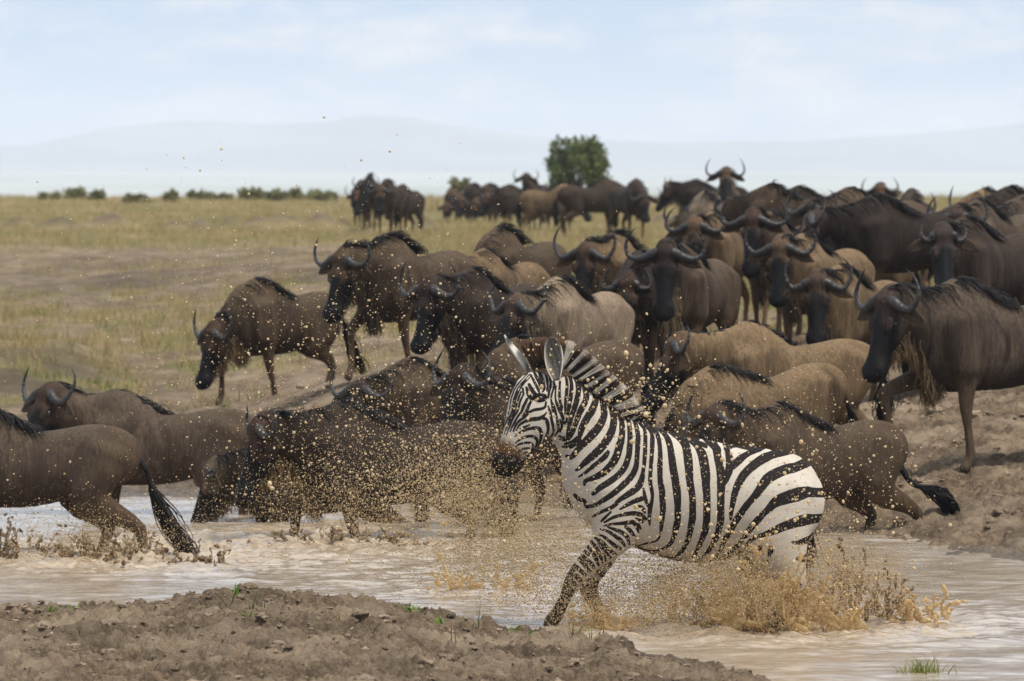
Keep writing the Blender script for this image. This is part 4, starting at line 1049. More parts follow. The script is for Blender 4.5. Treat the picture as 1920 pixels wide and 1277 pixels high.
def build_herd():
    global PLAN_ONLY
    gnu_materials(); herd_specs()
    PLAN_ONLY = True
    pts = []
    for sp in HERD:
        g = gnu(sp); x, y, z = g['_root']
        if sp.get('sink'):
            yf = np.interp(U_of(x, y), FAR_U, FAR_Y)
            if y > yf - .1: pts.append((x, y, np.clip(z + .12 - ground_z(x, y), -.24, .25)))
            continue
        pts.append((x, y, np.clip(z + .03 - ground_z(x, y), -.40, .40)))
    PLAN_ONLY = False
    A = np.array(pts)
    K = np.exp(-((A[:, None, 0] - A[None, :, 0]) / 1.5) ** 2 - ((A[:, None, 1] - A[None, :, 1]) / 2.2) ** 2)
    wgt = np.linalg.solve(K + .15 * np.eye(len(A)), A[:, 2])
    FEET.extend((A[i, 0], A[i, 1], wgt[i]) for i in range(len(A)))
def finish_herd():
    for sp in HERD: gnu(sp)
# ================================================================== ZEBRA
ZY = 33.15
ZS = 7.983
WIN = dict(a=(900, 610), b=(900, 750), c=(1040, 680), d=(1040, 820), e=(1160, 780), f=(1160, 920), g=(1310, 820), h=(1310, 960), l=(1000, 950), m=(1000, 1050))
def zp(win, pts):
    """notes taken on enlarged details of the coat -> coat coordinates (x, y, width)"""
    ox, oy = WIN[win]; return [(ox + p[0] / ZS, oy + p[1] / ZS, p[2] / ZS) for p in pts]
STRIPES = [
 # neck
 zp('c', [(90,70,15),(150,160,25),(185,300,35),(175,450,40),(158,600,30),(160,760,22)]),
 zp('c', [(110,60,18),(200,150,40),(250,300,45),(240,480,55),(215,640,50),(185,800,32),(170,900,20)]),
 zp('c', [(250,150,40),(310,230,50),(355,340,70),(345,480,72),(310,620,70),(250,800,60),(205,980,42),(185,1100,30)]),
 zp('c', [(400,240,40),(460,400,75),(470,540,80),(400,680,82),(340,820,72),(290,960,62),(240,1080,55),(170,1150,40),(80,1140,20)]),
 zp('c', [(520,330,45),(600,460,70),(612,560,84),(560,700,105),(480,820,100),(400,980,84),(370,1080,60),(250,1180,42),(150,1205,25)]),
 zp('c', [(640,430,55),(700,520,66),(735,680,84),(735,800,92),(655,950,112),(540,1080,112)]) + zp('d', [(425,80,95),(330,180,75),(250,285,62),(180,270,40)]),
 zp('d', [(370,10,60),(310,80,50),(230,130,45),(120,130,25)]),
 zp('c', [(820,540,70),(855,680,84),(885,840,90),(855,1000,104),(785,1130,110)]) + zp('d', [(715,110,108),(600,225,108),(480,330,88),(380,430,55),(320,475,30)]),
 zp('d', [(790,200,50),(750,260,70),(660,340,60),(560,420,50),(440,520,35),(360,570,18)]),
 zp('c', [(960,650,50),(985,740,70),(1003,880,72),(1005,1030,82),(985,1170,92)]) + zp('d', [(970,80,100),(922,250,110),(830,400,102),(700,520,92),(560,590,72),(460,630,50),(440,690,28)]),
 zp('c', [(1080,800,45),(1112,900,60),(1122,1050,66),(1120,1200,68)]) + zp('d', [(1118,100,76),(1100,250,76),(1050,400,82),(960,520,82),(820,630,82),(680,720,76),(570,820,46)]),
 zp('c', [(1190,860,40),(1228,980,60),(1246,1120,62)]) + zp('d', [(1240,20,70),(1228,250,62),(1208,420,72),(1150,540,82),(1060,640,82),(900,780,76),(750,890,66),(600,985,50),(480,1020,46)]),
 zp('e', [(330,120,20),(385,190,45),(393,340,52),(382,570,55),(362,770,46)]) + zp('d', [(1290,610,80),(1230,720,92),(1100,810,82),(960,900,60),(890,980,50),(780,1040,48),(640,1110,34),(560,1170,18)]),
 # barrel
 zp('e', [(430,160,25),(488,250,48),(500,350,60),(490,500,56),(478,650,50),(468,780,50),(460,900,52),(468,1000,50),(490,1110,48)]) + zp('f', [(490,100,42),(462,220,60),(450,350,48),(450,480,26)]),
 zp('e', [(510,180,25),(565,250,58),(598,350,56),(612,500,54),(610,650,72),(606,800,72),(612,950,74),(638,1090,88)]) + zp('f', [(640,60,82),(650,200,82),(643,350,68),(628,500,52),(615,620,32),(565,720,22),(450,755,22),(300,805,20)]),
 zp('e', [(620,200,25),(692,270,66),(742,360,84),(772,500,92),(790,650,102),(810,800,104),(838,950,110)]) + zp('f', [(860,0,110),(868,200,90),(868,400,88),(840,550,92),(800,700,62),(740,790,50),(620,860,36),(450,890,26),(220,800,22)]),
 zp('e', [(800,245,25),(900,315,88),(985,400,115),(1012,500,118),(1030,650,122),(1040,800,112),(1050,950,102)]) + zp('f', [(1082,0,92),(1090,150,92),(1090,350,96),(1068,500,90),(1040,650,82),(990,780,70),(930,890,60),(840,965,42),(720,985,26),(540,950,22)]),
 zp('e', [(1090,370,50),(1170,440,82),(1238,550,130),(1268,700,132),(1285,850,132),(1290,1000,112)]) + zp('f', [(1300,20,100),(1303,200,100),(1300,400,100),(1278,560,100),(1230,700,82),(1180,830,70),(1118,965,58)]),
 zp('e', [(1190,385,25),(1250,415,60),(1300,440,50)]),
 zp('e', [(1360,400,40),(1440,480,85),(1472,600,112),(1502,750,112),(1520,900,128)]) + zp('f', [(1510,20,104),(1508,200,102),(1508,400,100),(1485,530,92),(1440,670,90),(1380,800,72),(1305,920,58),(1225,1030,36)]),
 # rump
 zp('g', [(270,110,30),(300,170,50),(275,260,60)]),
 zp('g', [(400,110,40),(432,220,80),(455,360,120),(420,520,100),(345,640,110)]),
 zp('g', [(540,130,20),(400,150,60)]),
 zp('g', [(300,55,22),(430,84,34),(600,128,40),(760,160,40),(900,172,26)]), zp('e', [(640,205,14),(860,265,24),(1010,300,24),(1200,345,20)]),
 zp('g', [(870,180,28),(720,235,66),(600,315,100),(490,410,90)]),
 zp('g', [(1250,225,36),(1100,250,92),(960,300,112),(820,385,112),(715,470,110),(630,570,110),(568,680,102),(520,800,92),(490,950,72),(468,1080,58),(460,1190,26)]),
 zp('g', [(1500,410,120),(1420,437,120),(1320,450,128),(1120,525,134),(1000,600,132),(920,700,112),(850,800,100),(765,900,82),(680,1000,90),(610,1100,92)]) + zp('h', [(540,90,92),(440,280,84),(370,400,80),(308,570,58),(235,680,40),(120,750,22)]),
 zp('g', [(1680,800,120),(1600,790,145),(1450,825,185),(1300,865,168),(1180,905,150),(1090,960,118),(1020,1040,84),(940,1110,72)]) + zp('h', [(860,80,84),(740,230,80),(680,330,70),(600,430,60),(520,530,58),(400,650,30),(300,720,18)]),
 zp('h', [(1760,85,120),(1600,85,150),(1450,112,140),(1330,150,122),(1230,182,112),(1100,242,100),(980,290,62),(880,322,50),(800,352,60),(735,420,40),(640,580,26)]),
 zp('h', [(1700,375,95),(1560,402,82),(1450,422,50),(1380,412,18)]),
 zp('h', [(1640,640,90),(1540,672,92),(1460,660,50)]),
 zp('h', [(905,500,75),(905,590,40)]), zp('h', [(1060,500,85),(1045,600,60)]), zp('h', [(790,560,50),(680,600,45)]), zp('h', [(1008,690,30),(1008,730,25)]),
 zp('h', [(1490,1065,75),(1380,1110,62),(1250,1155,50),(1170,1175,24)]),
 # shoulder and fore leg
 zp('d', [(1320,735,25),(1345,880,50),(1392,1000,36)]),
 zp('d', [(1285,885,70),(1180,920,60),(1080,970,50),(970,1035,18)]),
 zp('d', [(1190,1000,35),(1290,1020,62),(1345,1095,26)]),
 zp('d', [(1345,1185,50),(1280,1122,60),(1150,1100,62),(1000,1122,46),(860,1162,38),(740,1235,24)]),
 zp('d', [(830,1082,20),(760,1150,34),(690,1222,22)]),
 zp('d', [(1210,1175,20),(1300,1230,48)]),
 zp('d', [(300,850,40),(360,910,60),(440,930,50),(465,1000,40)]),
 zp('l', [(1565,350,25),(1540,265,48),(1480,195,60),(1400,200,56),(1280,212,42),(1150,222,30),(1050,250,14)]),
 zp('l', [(1375,265,45),(1450,330,60),(1505,410,36)]), zp('l', [(1560,225,36),(1600,295,30)]),
 zp('l', [(1110,268,18),(1240,312,50),(1340,362,60),(1402,430,60),(1432,530,26)]),
 zp('l', [(1000,298,20),(1110,332,40),(1220,402,56),(1310,472,55),(1362,550,26)]),
 zp('l', [(960,378,30),(1050,412,42),(1140,482,52),(1230,552,55),(1312,600,36)]),
 zp('l', [(920,436,30),(1010,482,50),(1090,562,50),(1160,632,55),(1235,680,36)]),
 zp('l', [(955,495,36),(1020,572,50),(1090,662,50),(1155,735,36)]), zp('l', [(1050,640,38),(1080,775,22)]),
 zp('l', [(865,498,46),(930,572,62),(990,682,52),(1032,805,26)]), zp('l', [(795,556,46),(870,632,56),(930,732,62),(970,845,36)]),
 zp('l', [(755,626,46),(820,682,50)]), zp('l', [(695,676,50),(790,752,62),(870,832,62),(912,892,36)]),
 zp('l', [(675,746,60),(760,832,62),(842,935,56)]), zp('l', [(580,835,70),(680,902,64),(775,985,58)]), zp('l', [(525,895,64),(600,972,74),(695,1052,80)]),
 zp('l', [(490,985,62),(560,1060,66),(620,1130,60)]), zp('l', [(480,1080,50),(560,1130,60)]),
 zp('m', [(560,120,140),(520,300,120),(470,450,120),(400,620,140),(340,760,150),(270,900,160),(230,1060,160),(230,1150,170)]),
 # face
 zp('b', [(985,20,30),(970,90,40),(900,120,42),(820,130,42),(740,165,36),(660,242,40),(580,302,40),(530,372,34),(500,450,26)]),
 zp('b', [(1000,165,14),(950,222,40),(880,260,62),(780,272,62),(700,292,52),(620,332,40),(565,392,26),(530,480,20)]),
 zp('b', [(930,250,40),(985,275,50),(1012,340,52),(1020,430,42),(1000,512,40),(955,605,28),(910,685,20)]),
 zp('b', [(745,352,18),(670,385,32),(590,412,14)]),
 zp('b', [(525,525,18),(600,470,36),(700,422,42),(800,402,52),(880,412,62),(912,470,46),(910,552,40),(890,642,28),(865,700,16)]),
 zp('b', [(535,625,16),(600,570,36),(690,530,42),(780,525,46),(840,560,46),(855,622,40),(830,702,30),(790,782,24),(755,825,16)]),
 zp('b', [(530,685,16),(600,640,32),(700,622,36),(775,642,40),(790,702,36),(760,782,28),(730,825,16)]),
 zp('b', [(575,755,16),(640,715,32),(735,705,28)]), zp('b', [(650,790,16),(690,770,42),(712,825,36)]),
 zp('b', [(1020,80,28),(1050,182,42),(1075,302,42),(1095,402,40),(1098,482,30),(1050,562,28),(980,645,16)]),
 zp('b', [(1065,0,25),(1110,100,36),(1140,222,36),(1165,352,36),(1168,452,28),(1120,525,20)]),
 zp('b', [(1130,0,30),(1180,120,42),(1230,232,42),(1262,335,30)]), zp('b', [(1190,0,25),(1228,95,24)]), zp('b', [(1195,280,18),(1225,372,26),(1198,465,20)]),
 zp('b', [(1315,490,40),(1280,560,50),(1180,530,18)]),
 zp('a', [(795,600,30),(800,680,24),(845,765,48),(892,862,52),(912,935,26)]),
 zp('a', [(870,600,20),(880,660,42),(905,745,52),(942,852,62),(962,935,40),(930,985,18)]),
 zp('a', [(755,735,28),(820,850,42),(870,950,42),(890,1005,18)]), zp('a', [(735,880,48),(790,972,62),(842,1025,46)]),
 zp('a', [(695,920,34),(730,1030,62),(775,1095,44)]),
 zp('a', [(640,940,34),(650,1020,26)]), zp('a', [(705,1090,40),(655,1190,42),(620,1277,38)]) + zp('b', [(570,225,32),(490,365,26),(450,460,18)]),
 zp('a', [(655,1010,26),(595,1140,32),(560,1270,32)]) + zp('b', [(500,250,26),(430,430,14)]),
 zp('a', [(612,985,28),(560,1130,30),(518,1277,26)]) + zp('b', [(450,285,20),(395,430,14)]),
 zp('a', [(562,975,24),(520,1120,22),(485,1277,18)]) + zp('b', [(405,295,15),(350,440,11)]),
 zp('a', [(760,1130,40),(725,1200,46),(690,1277,44)]) + zp('b', [(640,215,34)]),
 
 zp('a', [(760,640,24),(690,700,20),(660,740,16)]), zp('a', [(640,850,16),(600,930,16)]), zp('a', [(680,800,24),(640,880,20)]),
 zp('a', [(950,590,36),(975,690,34),(1003,800,36),(1010,900,32),(1000,970,20)]), zp('a', [(1030,720,20),(1045,790,32),(1058,865,32),(1040,960,42),(1020,1070,26)]),
 zp('a', [(1085,760,26),(1110,860,30),(1108,920,32),(1075,1010,32),(1066,1120,32),(1092,1277,32)]), zp('a', [(1140,900,18),(1130,970,26),(1126,1080,32),(1160,1200,42),(1192,1277,34)]),
 zp('a', [(1195,840,24),(1187,1000,32),(1195,1120,32),(1222,1255,24)]), zp('a', [(1165,690,24),(1185,690,24)]), zp('a', [(1150,800,26),(1195,775,22)]),
 zp('a', [(900,1020,40),(840,1060,110),(930,1070,130),(960,1050,60)]), zp('a', [(860,1105,40),(940,1100,60)]),
]
NOSE = [(988, 700), (968, 722), (958, 745), (954.5, 765), (948, 788), (940, 812)]
for _d in (1.0, 5.2, 9.4): STRIPES.append([(x + _d, y + .25 * _d, 2.1 if i < 4 else 1.5) for i, (x, y) in enumerate(NOSE)])
# crest of the neck in coat coordinates, and where the pale bars of the mane leave it
CREST = [(1000, 690), (1022, 686), (1050, 685), (1063, 691), (1078, 703), (1098, 722), (1114, 733), (1131, 743), (1151, 758), (1165, 773), (1179, 784), (1196, 791)]
BARS = [(1053, 5), (1063, 5), (1075, 5.5), (1085, 6), (1098, 6.5), (1114, 8), (1132, 8), (1153, 8), (1166, 6), (1180, 6)]

def zw(px, py, y=0.):
    """coat coordinates -> metres, local to the zebra (x to the right, y away, z up)"""
    p = P(px, py, ZY); return np.array((p[0] - ZX0, y, p[2]))
ZX0 = P(1240, 900, ZY)[0]
ZK = ZY / F_PX
OUTLINE = np.array([(1050, 685), (1078, 703), (1098, 722), (1131, 743), (1151, 758), (1179, 784), (1210, 794), (1235, 804), (1269, 812.6), (1317, 824), (1360, 828), (1398, 837), (1429, 840), (1454, 842), (1479, 857), (1503, 893), (1522, 933), (1526, 982), (1516, 1036)], float)
def stripe_value(cx, cy):
    """signed distance (in coat units) to the dark bands; negative inside"""
    best = np.full(len(cx), 60.)
    oln = catmull(OUTLINE, 6)
    for st in STRIPES:
        st = [tuple(q) for q in st]
        if len(st) > 2 and np.hypot(*(oln - np.array(st[0][:2])).T).min() < 22 and st[0][0] > 1046:
            d = np.array(st[0][:2]) - np.array(st[1][:2]); d /= np.hypot(*d) + 1e-9
            st = [(st[0][0] + d[0] * 26, st[0][1] + d[1] * 26, max(st[0][2], .8 * st[1][2]))] + [(st[0][0], st[0][1], max(st[0][2], .8 * st[1][2]))] + st[1:]
        a = catmull(st, 3) if len(st) > 2 else np.array(st)
        x0, x1 = a[:, 0].min() - 26, a[:, 0].max() + 26; y0, y1 = a[:, 1].min() - 26, a[:, 1].max() + 26
        m = np.where((cx > x0) & (cx < x1) & (cy > y0) & (cy < y1))[0]
        if not len(m): continue
        X = cx[m]; Y = cy[m]; bd = best[m]
        for p, q in zip(a[:-1], a[1:]):
            dx, dy = q[0] - p[0], q[1] - p[1]; L2 = dx * dx + dy * dy + 1e-9
            t = np.clip(((X - p[0]) * dx + (Y - p[1]) * dy) / L2, 0, 1)
            d = np.hypot(X - p[0] - t * dx, Y - p[1] - t * dy) - .5 * (p[2] + t * (q[2] - p[2]))
            bd = np.minimum(bd, d)
        best[m] = bd
    return best
def build_zebra():
    rng = np.random.default_rng(3)
    H = .0072
    def sec(T, B, w, y=0., uy=0.):
        """section from its upper and lower outline points"""
        c = zw((T[0] + B[0]) / 2, (T[1] + B[1]) / 2, y)
        return c, np.array((B[0] - T[0], 0, -(B[1] - T[1]))) * ZK, w
    def loft(secs, k, tag, n=2):
        rows = np.array([np.concatenate([c, v, [w]]) for c, v, w in secs])
        r = catmull(rows, n); out = []
        for i in range(len(r) - 1):
            d = r[i + 1, :3] - r[i, :3]; L = np.linalg.norm(d); d = d / L
            hs = []
            for q in (r[i], r[i + 1]):
                v = q[3:6]; v = v - d * np.dot(v, d); hs.append(.5 * np.linalg.norm(v))
            out.append(Seg(r[i, :3], r[i + 1, :3], (0, 1, 0), (r[i, 6], hs[0]), (r[i + 1, 6], hs[1]), k, tag))
        return out
    neck = [sec((1047, 688), (1038, 812), .080, -.02), sec((1063, 691), (1047, 828), .085, -.015), sec((1080, 706), (1052, 838), .090, -.01), sec((1098, 722), (1058, 848), .098), sec((1117, 735), (1065, 862), .108), sec((1136, 748), (1071, 880), .124), sec((1153, 760), (1076, 904), .145),
            sec((1172, 778), (1080, 934), .165), sec((1192, 788), (1090, 962), .182), sec((1214, 796), (1116, 985), .200)]
    body = [sec((1192, 789), (1118, 984), .185), sec((1222, 800), (1156, 1010), .205), sec((1250, 808), (1196, 1028), .222), sec((1276, 815), (1236, 1043), .238), sec((1300, 821), (1276, 1053), .250), sec((1328, 826), (1312, 1055), .255), sec((1358, 829), (1346, 1049), .252),
            sec((1392, 836), (1384, 1034), .242), sec((1424, 840), (1424, 1030), .230), sec((1452, 842), (1456, 1044), .212), sec((1476, 856), (1484, 1040), .180), sec((1498, 890), (1506, 1024), .125), sec((1511, 920), (1516, 1000), .080)]
    head = [sec((1006, 686), (1052, 790), .076, -.015), sec((985, 697), (1046, 806), .094, -.03), sec((972, 718), (1040, 816), .098, -.045), sec((962, 745), (1028, 822), .096, -.055), sec((956, 770), (1016, 834), .084, -.065), sec((948, 797), (1002, 846), .070, -.075), sec((940, 820), (992, 855), .061, -.082),
            sec((928, 840), (985, 862), .060, -.088), sec((922, 856), (980, 872), .064, -.092), sec((926, 868), (970, 882), .055, -.095)]
    LN, LB = loft(neck, .05, 0, 2), loft(body, .05, 1, 2)
    HEADSEG = loft(head, .03, 2, 3)
    def limb(rows, k=.03, tag=3, n=3):
        """rows: px, py, thickness across the picture (px), y, depth factor"""
        q = [tuple(zw(r[0], r[1], r[3])) + (r[2] * ZK / 2 * (r[4] if len(r) > 4 else .9), r[2] * ZK / 2) for r in rows]
        return chain(q, (0, 1, 0), k, tag, n)
    nearfore = limb([(1168, 930, 120, -.13, .65), (1156, 985, 92, -.14, .75), (1137, 1018, 62, -.145), (1118, 1036, 47, -.145), (1096, 1059, 40, -.145), (1080, 1078, 35, -.145), (1070, 1094, 29, -.145), (1062, 1112, 23, -.145), (1052, 1132, 22.5, -.145), (1043, 1150, 25, -.145), (1034, 1162, 27, -.145), (1032, 1176, 29, -.145), (1031, 1192, 34, -.145)], .035, 3)
    farfore = limb([(1150, 945, 100, .12, .7), (1146, 1000, 70, .13, .8), (1138, 1034, 50, .13), (1124, 1062, 40, .13), (1106, 1088, 38, .13), (1104, 1108, 33, .13), (1112, 1126, 26, .13), (1120, 1144, 24, .13), (1126, 1166, 27, .13), (1124, 1180, 30, .13)], .035, 4)
    nearhind = limb([(1448, 930, 150, -.11, .6), (1450, 985, 132, -.125, .65), (1458, 1030, 108, -.13, .7), (1474, 1066, 72, -.135, .8), (1486, 1092, 48, -.135), (1482, 1116, 38, -.135), (1466, 1144, 32, -.135), (1452, 1172, 32, -.135), (1446, 1190, 36, -.135)], .05, 5)
    farhind = limb([(1440, 960, 120, .12, .7), (1425, 1030, 84, .13, .8), (1418, 1068, 54, .13), (1440, 1106, 40, .13), (1430, 1150, 30, .13), (1424, 1180, 34, .13)], .05, 6)
    S = LN + LB + HEADSEG; X = []
    # cheek, brow and nostril relief
    X.append(Seg(zw(1022, 782, -.10), zw(1012, 802, -.105), (0, 1, 0), (.035, .075), (.03, .06), .04, 2))
    X.append(Seg(zw(1004, 738, -.125), zw(1022, 737, -.12), (0, 1, 0), (.014, .020), (.014, .020), .02, 2))
    X.append(Seg(zw(930, 858, -.135), zw(938, 864, -.14), (0, 1, 0), (.014, .022), (.012, .02), .02, 2))
    f, lo = field([(LN, .04), (LB, .05), (HEADSEG, .03), (nearfore, .05), (farfore, .05), (nearhind, .06), (farhind, .06)] + [([q], .03) for q in X], H); V, F = surface_nets(f, lo, H); V = smooth_verts(V, F, 2, .45)
    def coat_xy(V):
        px = 960 + (V[:, 0] + ZX0) * F_PX / ZY
        return px, np.interp(V[:, 2], np.array([zw(1240, q)[2] for q in range(1300, 500, -10)]), np.arange(1300, 500, -10))
    for lev in (0, 1):       # finer skin where the stripes are fine
        ax, ay = coat_xy(V); fx_ = ax[F].mean(1); fy_ = ay[F].mean(1)
        V, F = subdivide(V, F, (fx_ < 1062) & (fy_ < 900) if lev else (fy_ < 1110))
    # ---- coat
    cx = 960 + (V[:, 0] + ZX0) * F_PX / ZY; zz = V[:, 2]
    py_of = np.interp(zz[::-1] if False else zz, np.array([zw(1240, q)[2] for q in range(1300, 500, -10)]), np.arange(1300, 500, -10))
    wob = .40 * vnoise3(V * 42, 2) + .12 * vnoise3(V * 110, 3)
    wide = np.where(cx < 1046, .25, np.where(py_of > 985, .4, .7)) + .15 * sstep(1040, 1070, cx) * sstep(1230, 1150, cx) * sstep(960, 900, py_of) + .7 * sstep(1370, 1430, cx) * sstep(1060, 1000, py_of)
    sv = stripe_value(cx, py_of) - wide + wob
    dists = [group_dist(q, V)[0] for q in (S, nearfore, farfore, nearhind, farhind)]
    dmain, dnf, dff, dnh, dfh = dists
    # far limbs: simple rings of their own
    farleg = ((np.minimum(dff, dfh) < dmain - .004) & (V[:, 1] > .03)) & (dff < .02) | ((dfh < dmain - .004) & (V[:, 1] > .03))
    ring = np.sin((py_of * .62 - cx * .40) * .40 + .8 * vnoise3(V * 20, 5)) * 3.2
    sv = np.where(farleg & (py_of > 1000), ring, sv)
    low = (dnh < dmain) & (py_of > 1100)
    sv = np.where(low, np.sin((py_of * .7 + cx * .3) * .42) * 3.0, sv)
    # thin pale rings over the dark lower foreleg
    lowf = (dnf < dmain + .01) & (py_of > 1098)
    sv = np.where(lowf, -3.5 + 3.6 * np.clip(np.sin((py_of * .8 + cx * .25) * .50 + 1.2 * vnoise3(V * 25, 6)), 0, 1) ** 3 * sstep(1165, 1110, py_of), sv)
    white = np.array((.62, .56, .48)); blackc = np.array((.016, .0125, .012))
    # skin-coloured parts: muzzle dark, brown band above the nose, grey belly and mud
    tint = np.zeros((len(V), 4)); tint[:, :3] = (.1, .05, .02)
    hd = group_dist(HEADSEG, V)[0] < .02
    # along-the-face coordinate: 0 at eyes .. 1 at muzzle end
    fx = ((cx - 985) * (928 - 985) + (py_of - 735) * (868 - 735)) / ((928 - 985) ** 2 + (868 - 735) ** 2)
    brown = sstep(.60, .74, fx + .03 * vnoise3(V * 40, 8)) * sstep(992, 972, cx) * hd
    dark = sstep(.78, .86, fx + .025 * vnoise3(V * 30, 9) + .0016 * (cx - 950)) * hd
    brown2 = np.maximum(brown, dark)
    tcol = np.array((.105, .055, .028))[None] * (1 - dark[:, None]) + np.array((.020, .017, .017))[None] * dark[:, None]
    chin = sstep(.92, 1.0, fx) * sstep(870, 884, py_of) * hd * .6
    tcol = tcol * (1 - chin[:, None]) + np.array((.035, .028, .015)) * chin[:, None]
    tint[:, :3] = tcol; tint[:, 3] = brown2
    # muddy belly line and wet grey brown on lower legs
    bel = sstep(-.02, .10, (py_of - np.interp(cx, [1165, 1215, 1258, 1300, 1345, 1400], [1008, 1028, 1040, 1046, 1044, 1024])) / 90.) * (cx > 1160) * (cx < 1420) * (dmain < .02)
    mud = np.clip(bel * .75, 0, 1)
    legm = sstep(1120, 1180, py_of) * .35
    m2 = np.maximum(mud, legm) * (1 - brown2)
    tint[:, :3] = np.where(m2[:, None] > tint[:, 3:4], np.array((.17, .115, .065)), tint[:, :3]); tint[:, 3] = np.maximum(tint[:, 3], m2)
    b = NB('zebra_coat')
    sv_ = b.attr('stripe', True); tn = b.attr('tint'); ta = b.attr_alpha('tint')
    n = b.noise(1.0, (260, 260, 90), 3, .6); n2 = b.noise(9, (1, 1, 1), 4, .6)
    edge = b.math('ADD', sv_, b.math('MULTIPLY', b.math('SUBTRACT', n, .5), .8))
    w = b.mix(b.mr(n2, .45, .75, 0, .55), (.575, .515, .435), (.42, .35, .265)); w = b.mix(b.mr(n, .3, .7, 0, .40), w, (.40, .345, .28))
    k = b.mix(n, (.014, .011, .0105), (.030, .024, .022))
    c = b.mix(b.mr(edge, -.45, .45), k, w)
    c = b.mix(ta, c, b.mix(b.mr(n, .3, .7), tn, b.mix(1.0, tn, (.6, .58, .56), 'MULTIPLY')))
    b.set(Base_Color=c, Roughness=.75, Specular_IOR_Level=.06)
    b.bump(n, .35, .004); MAT['zebra'] = b.m
    root = obj('zebra', mesh_np('zebra', V, F, True, [MAT['zebra']], dict(stripe=sv, tint=tint)), label='black and white striped zebra lunging out of the muddy river in a burst of spray', cat='zebra', loc=(ZX0, ZY, 0))
    # ---- mane of upright bristles
    cr = catmull([tuple(zw(px, py)) for px, py in CREST], 10); L = np.linspace(0, 1, len(cr))
    cpx = catmull(CREST, 10)[:, 0]
    tg = np.gradient(cr, axis=0); tg /= np.linalg.norm(tg, axis=1, keepdims=True)
    nrm = np.stack([-tg[:, 2], 0 * tg[:, 0], tg[:, 0]], -1)
    nrm[nrm[:, 2] < 0] *= -1
    N = 10500; q = rng.uniform(0, 1, N); fi = q * (len(cr) - 1.001); i0 = fi.astype(int); fr = (fi - i0)[:, None]
    P0 = cr[i0] * (1 - fr) + cr[i0 + 1] * fr; px0 = cpx[i0] * (1 - fr[:, 0]) + cpx[i0 + 1] * fr[:, 0]
    P0 = P0 + np.stack([0 * q, rng.normal(size=N) * .016, -.012 + 0 * q], -1)
    leanpx = np.interp(px0, [1000, 1040, 1075, 1100, 1140, 1196], [-.25, .15, .35, .45, .75, .95])
    D0 = nrm[i0] + tg[i0] * (.12 + .75 * (leanpx - .2))[:, None] * np.array([1, 1, 1.]); D0 += rng.normal(size=(N, 3)) * np.array((.05, .10, .05)); D0 /= np.linalg.norm(D0, axis=1, keepdims=True)
    Lh = np.interp(px0, [1000, 1012, 1040, 1060, 1090, 1120, 1150, 1175, 1196], [.185, .185, .165, .160, .165, .150, .135, .12, .07]) * rng.uniform(.84, 1.03, N)
    K = 6; tt = np.linspace(0, 1, K)
    clump = .006 * np.stack([vnoise3(P0 * 55, 3), vnoise3(P0 * 55, 4), vnoise3(P0 * 55, 5)], -1)
    pts = P0[:, None] + D0[:, None] * (Lh[:, None] * tt)[..., None] + clump[:, None] * (tt ** 1.5)[None, :, None]
    rr = .0033 * rng.uniform(.7, 1.3, (N, 1)) * (1 - .75 * tt ** 1.6)
    Vm, Fm, si, ti = tubes(pts, rr, 3)
    whites = np.zeros(N)
    for bx, bw in BARS: whites = np.maximum(whites, sstep(bw * .62, bw * .40, np.abs(px0 - bx)))
    whites *= px0 > 1045
    wcol = np.array((.62, .56, .48)); kcol = np.array((.020, .014, .012)); bcol = np.array((.105, .054, .026))
    tipb = sstep(.70, .95, ti) * np.interp(px0, [1000, 1060, 1110, 1140, 1196], [1, 1, .8, .35, .8])[si]
    fore = np.where(px0[si] < 1030, sstep(.15, .6, ti) * .9, 0)
    col = kcol + (wcol - kcol) * whites[si][:, None]
    tb = np.maximum(tipb * (1 - .35 * whites[si]), fore)[:, None] * rng.uniform(.7, 1, N)[si][:, None]
    col = col * (1 - tb) + bcol * tb
    b = NB('zebra_hair'); b.set(Base_Color=b.attr('col'), Roughness=.6, Specular_IOR_Level=.25)
    obj('mane', mesh_np('mane', Vm, Fm, True, [b.m], dict(col=col)), root)
    # ---- ears: cupped leaves
    def ear(outl, ax, y0, depth, facing, colf):
        """ax: base->tip points with half widths, px; the cup opens toward `facing`"""
        rows = catmull([tuple(zw(a[0], a[1], y0 + a[3])) + (a[2] * ZK,) for a in ax], 4); K = len(rows); M = 12
        c = rows[:, :3]; w = rows[:, 3]; t = np.gradient(c, axis=0); t /= np.linalg.norm(t, axis=1, keepdims=True)
        fc = np.asarray(facing, float); u = np.cross(t, fc); u /= np.linalg.norm(u, axis=1, keepdims=True); v = np.cross(u, t)
        outer = []; inner = []
        for j in range(M + 1):
            a = -1 + 2 * j / M
            bowl = (1 - a * a) * depth
            outer.append(c + u * (w * a)[:, None] - v * (w * bowl + .004)[:, None]); inner.append(c + u * (w * a * .93)[:, None] - v * (w * bowl * .88 - .003)[:, None])
        O = np.stack(outer, 1); I = np.stack(inner, 1)
        Vv = np.concatenate([O.reshape(-1, 3), I.reshape(-1, 3)]); n0 = K * (M + 1)
        G = grid_faces(K, M + 1); io = np.arange(n0).reshape(K, M + 1)
        F2 = [G[:, ::-1], G + n0]
        for e in (0, M):
            a, bq = io[:-1, e], io[1:, e]; F2.append(np.stack([a, bq, bq + n0, a + n0], -1))
        for e in (0, K - 1):
            a, bq = io[e, :-1], io[e, 1:]; F2.append(np.stack([a, bq, bq + n0, a + n0], -1))
        tl = np.tile(np.repeat(np.linspace(0, 1, K), M + 1), 2); al = np.tile(np.tile(np.linspace(-1, 1, M + 1), K), 2); inn = np.repeat([0, 1], n0)
        return Vv, [np.concatenate(F2)], colf(tl, al, inn)
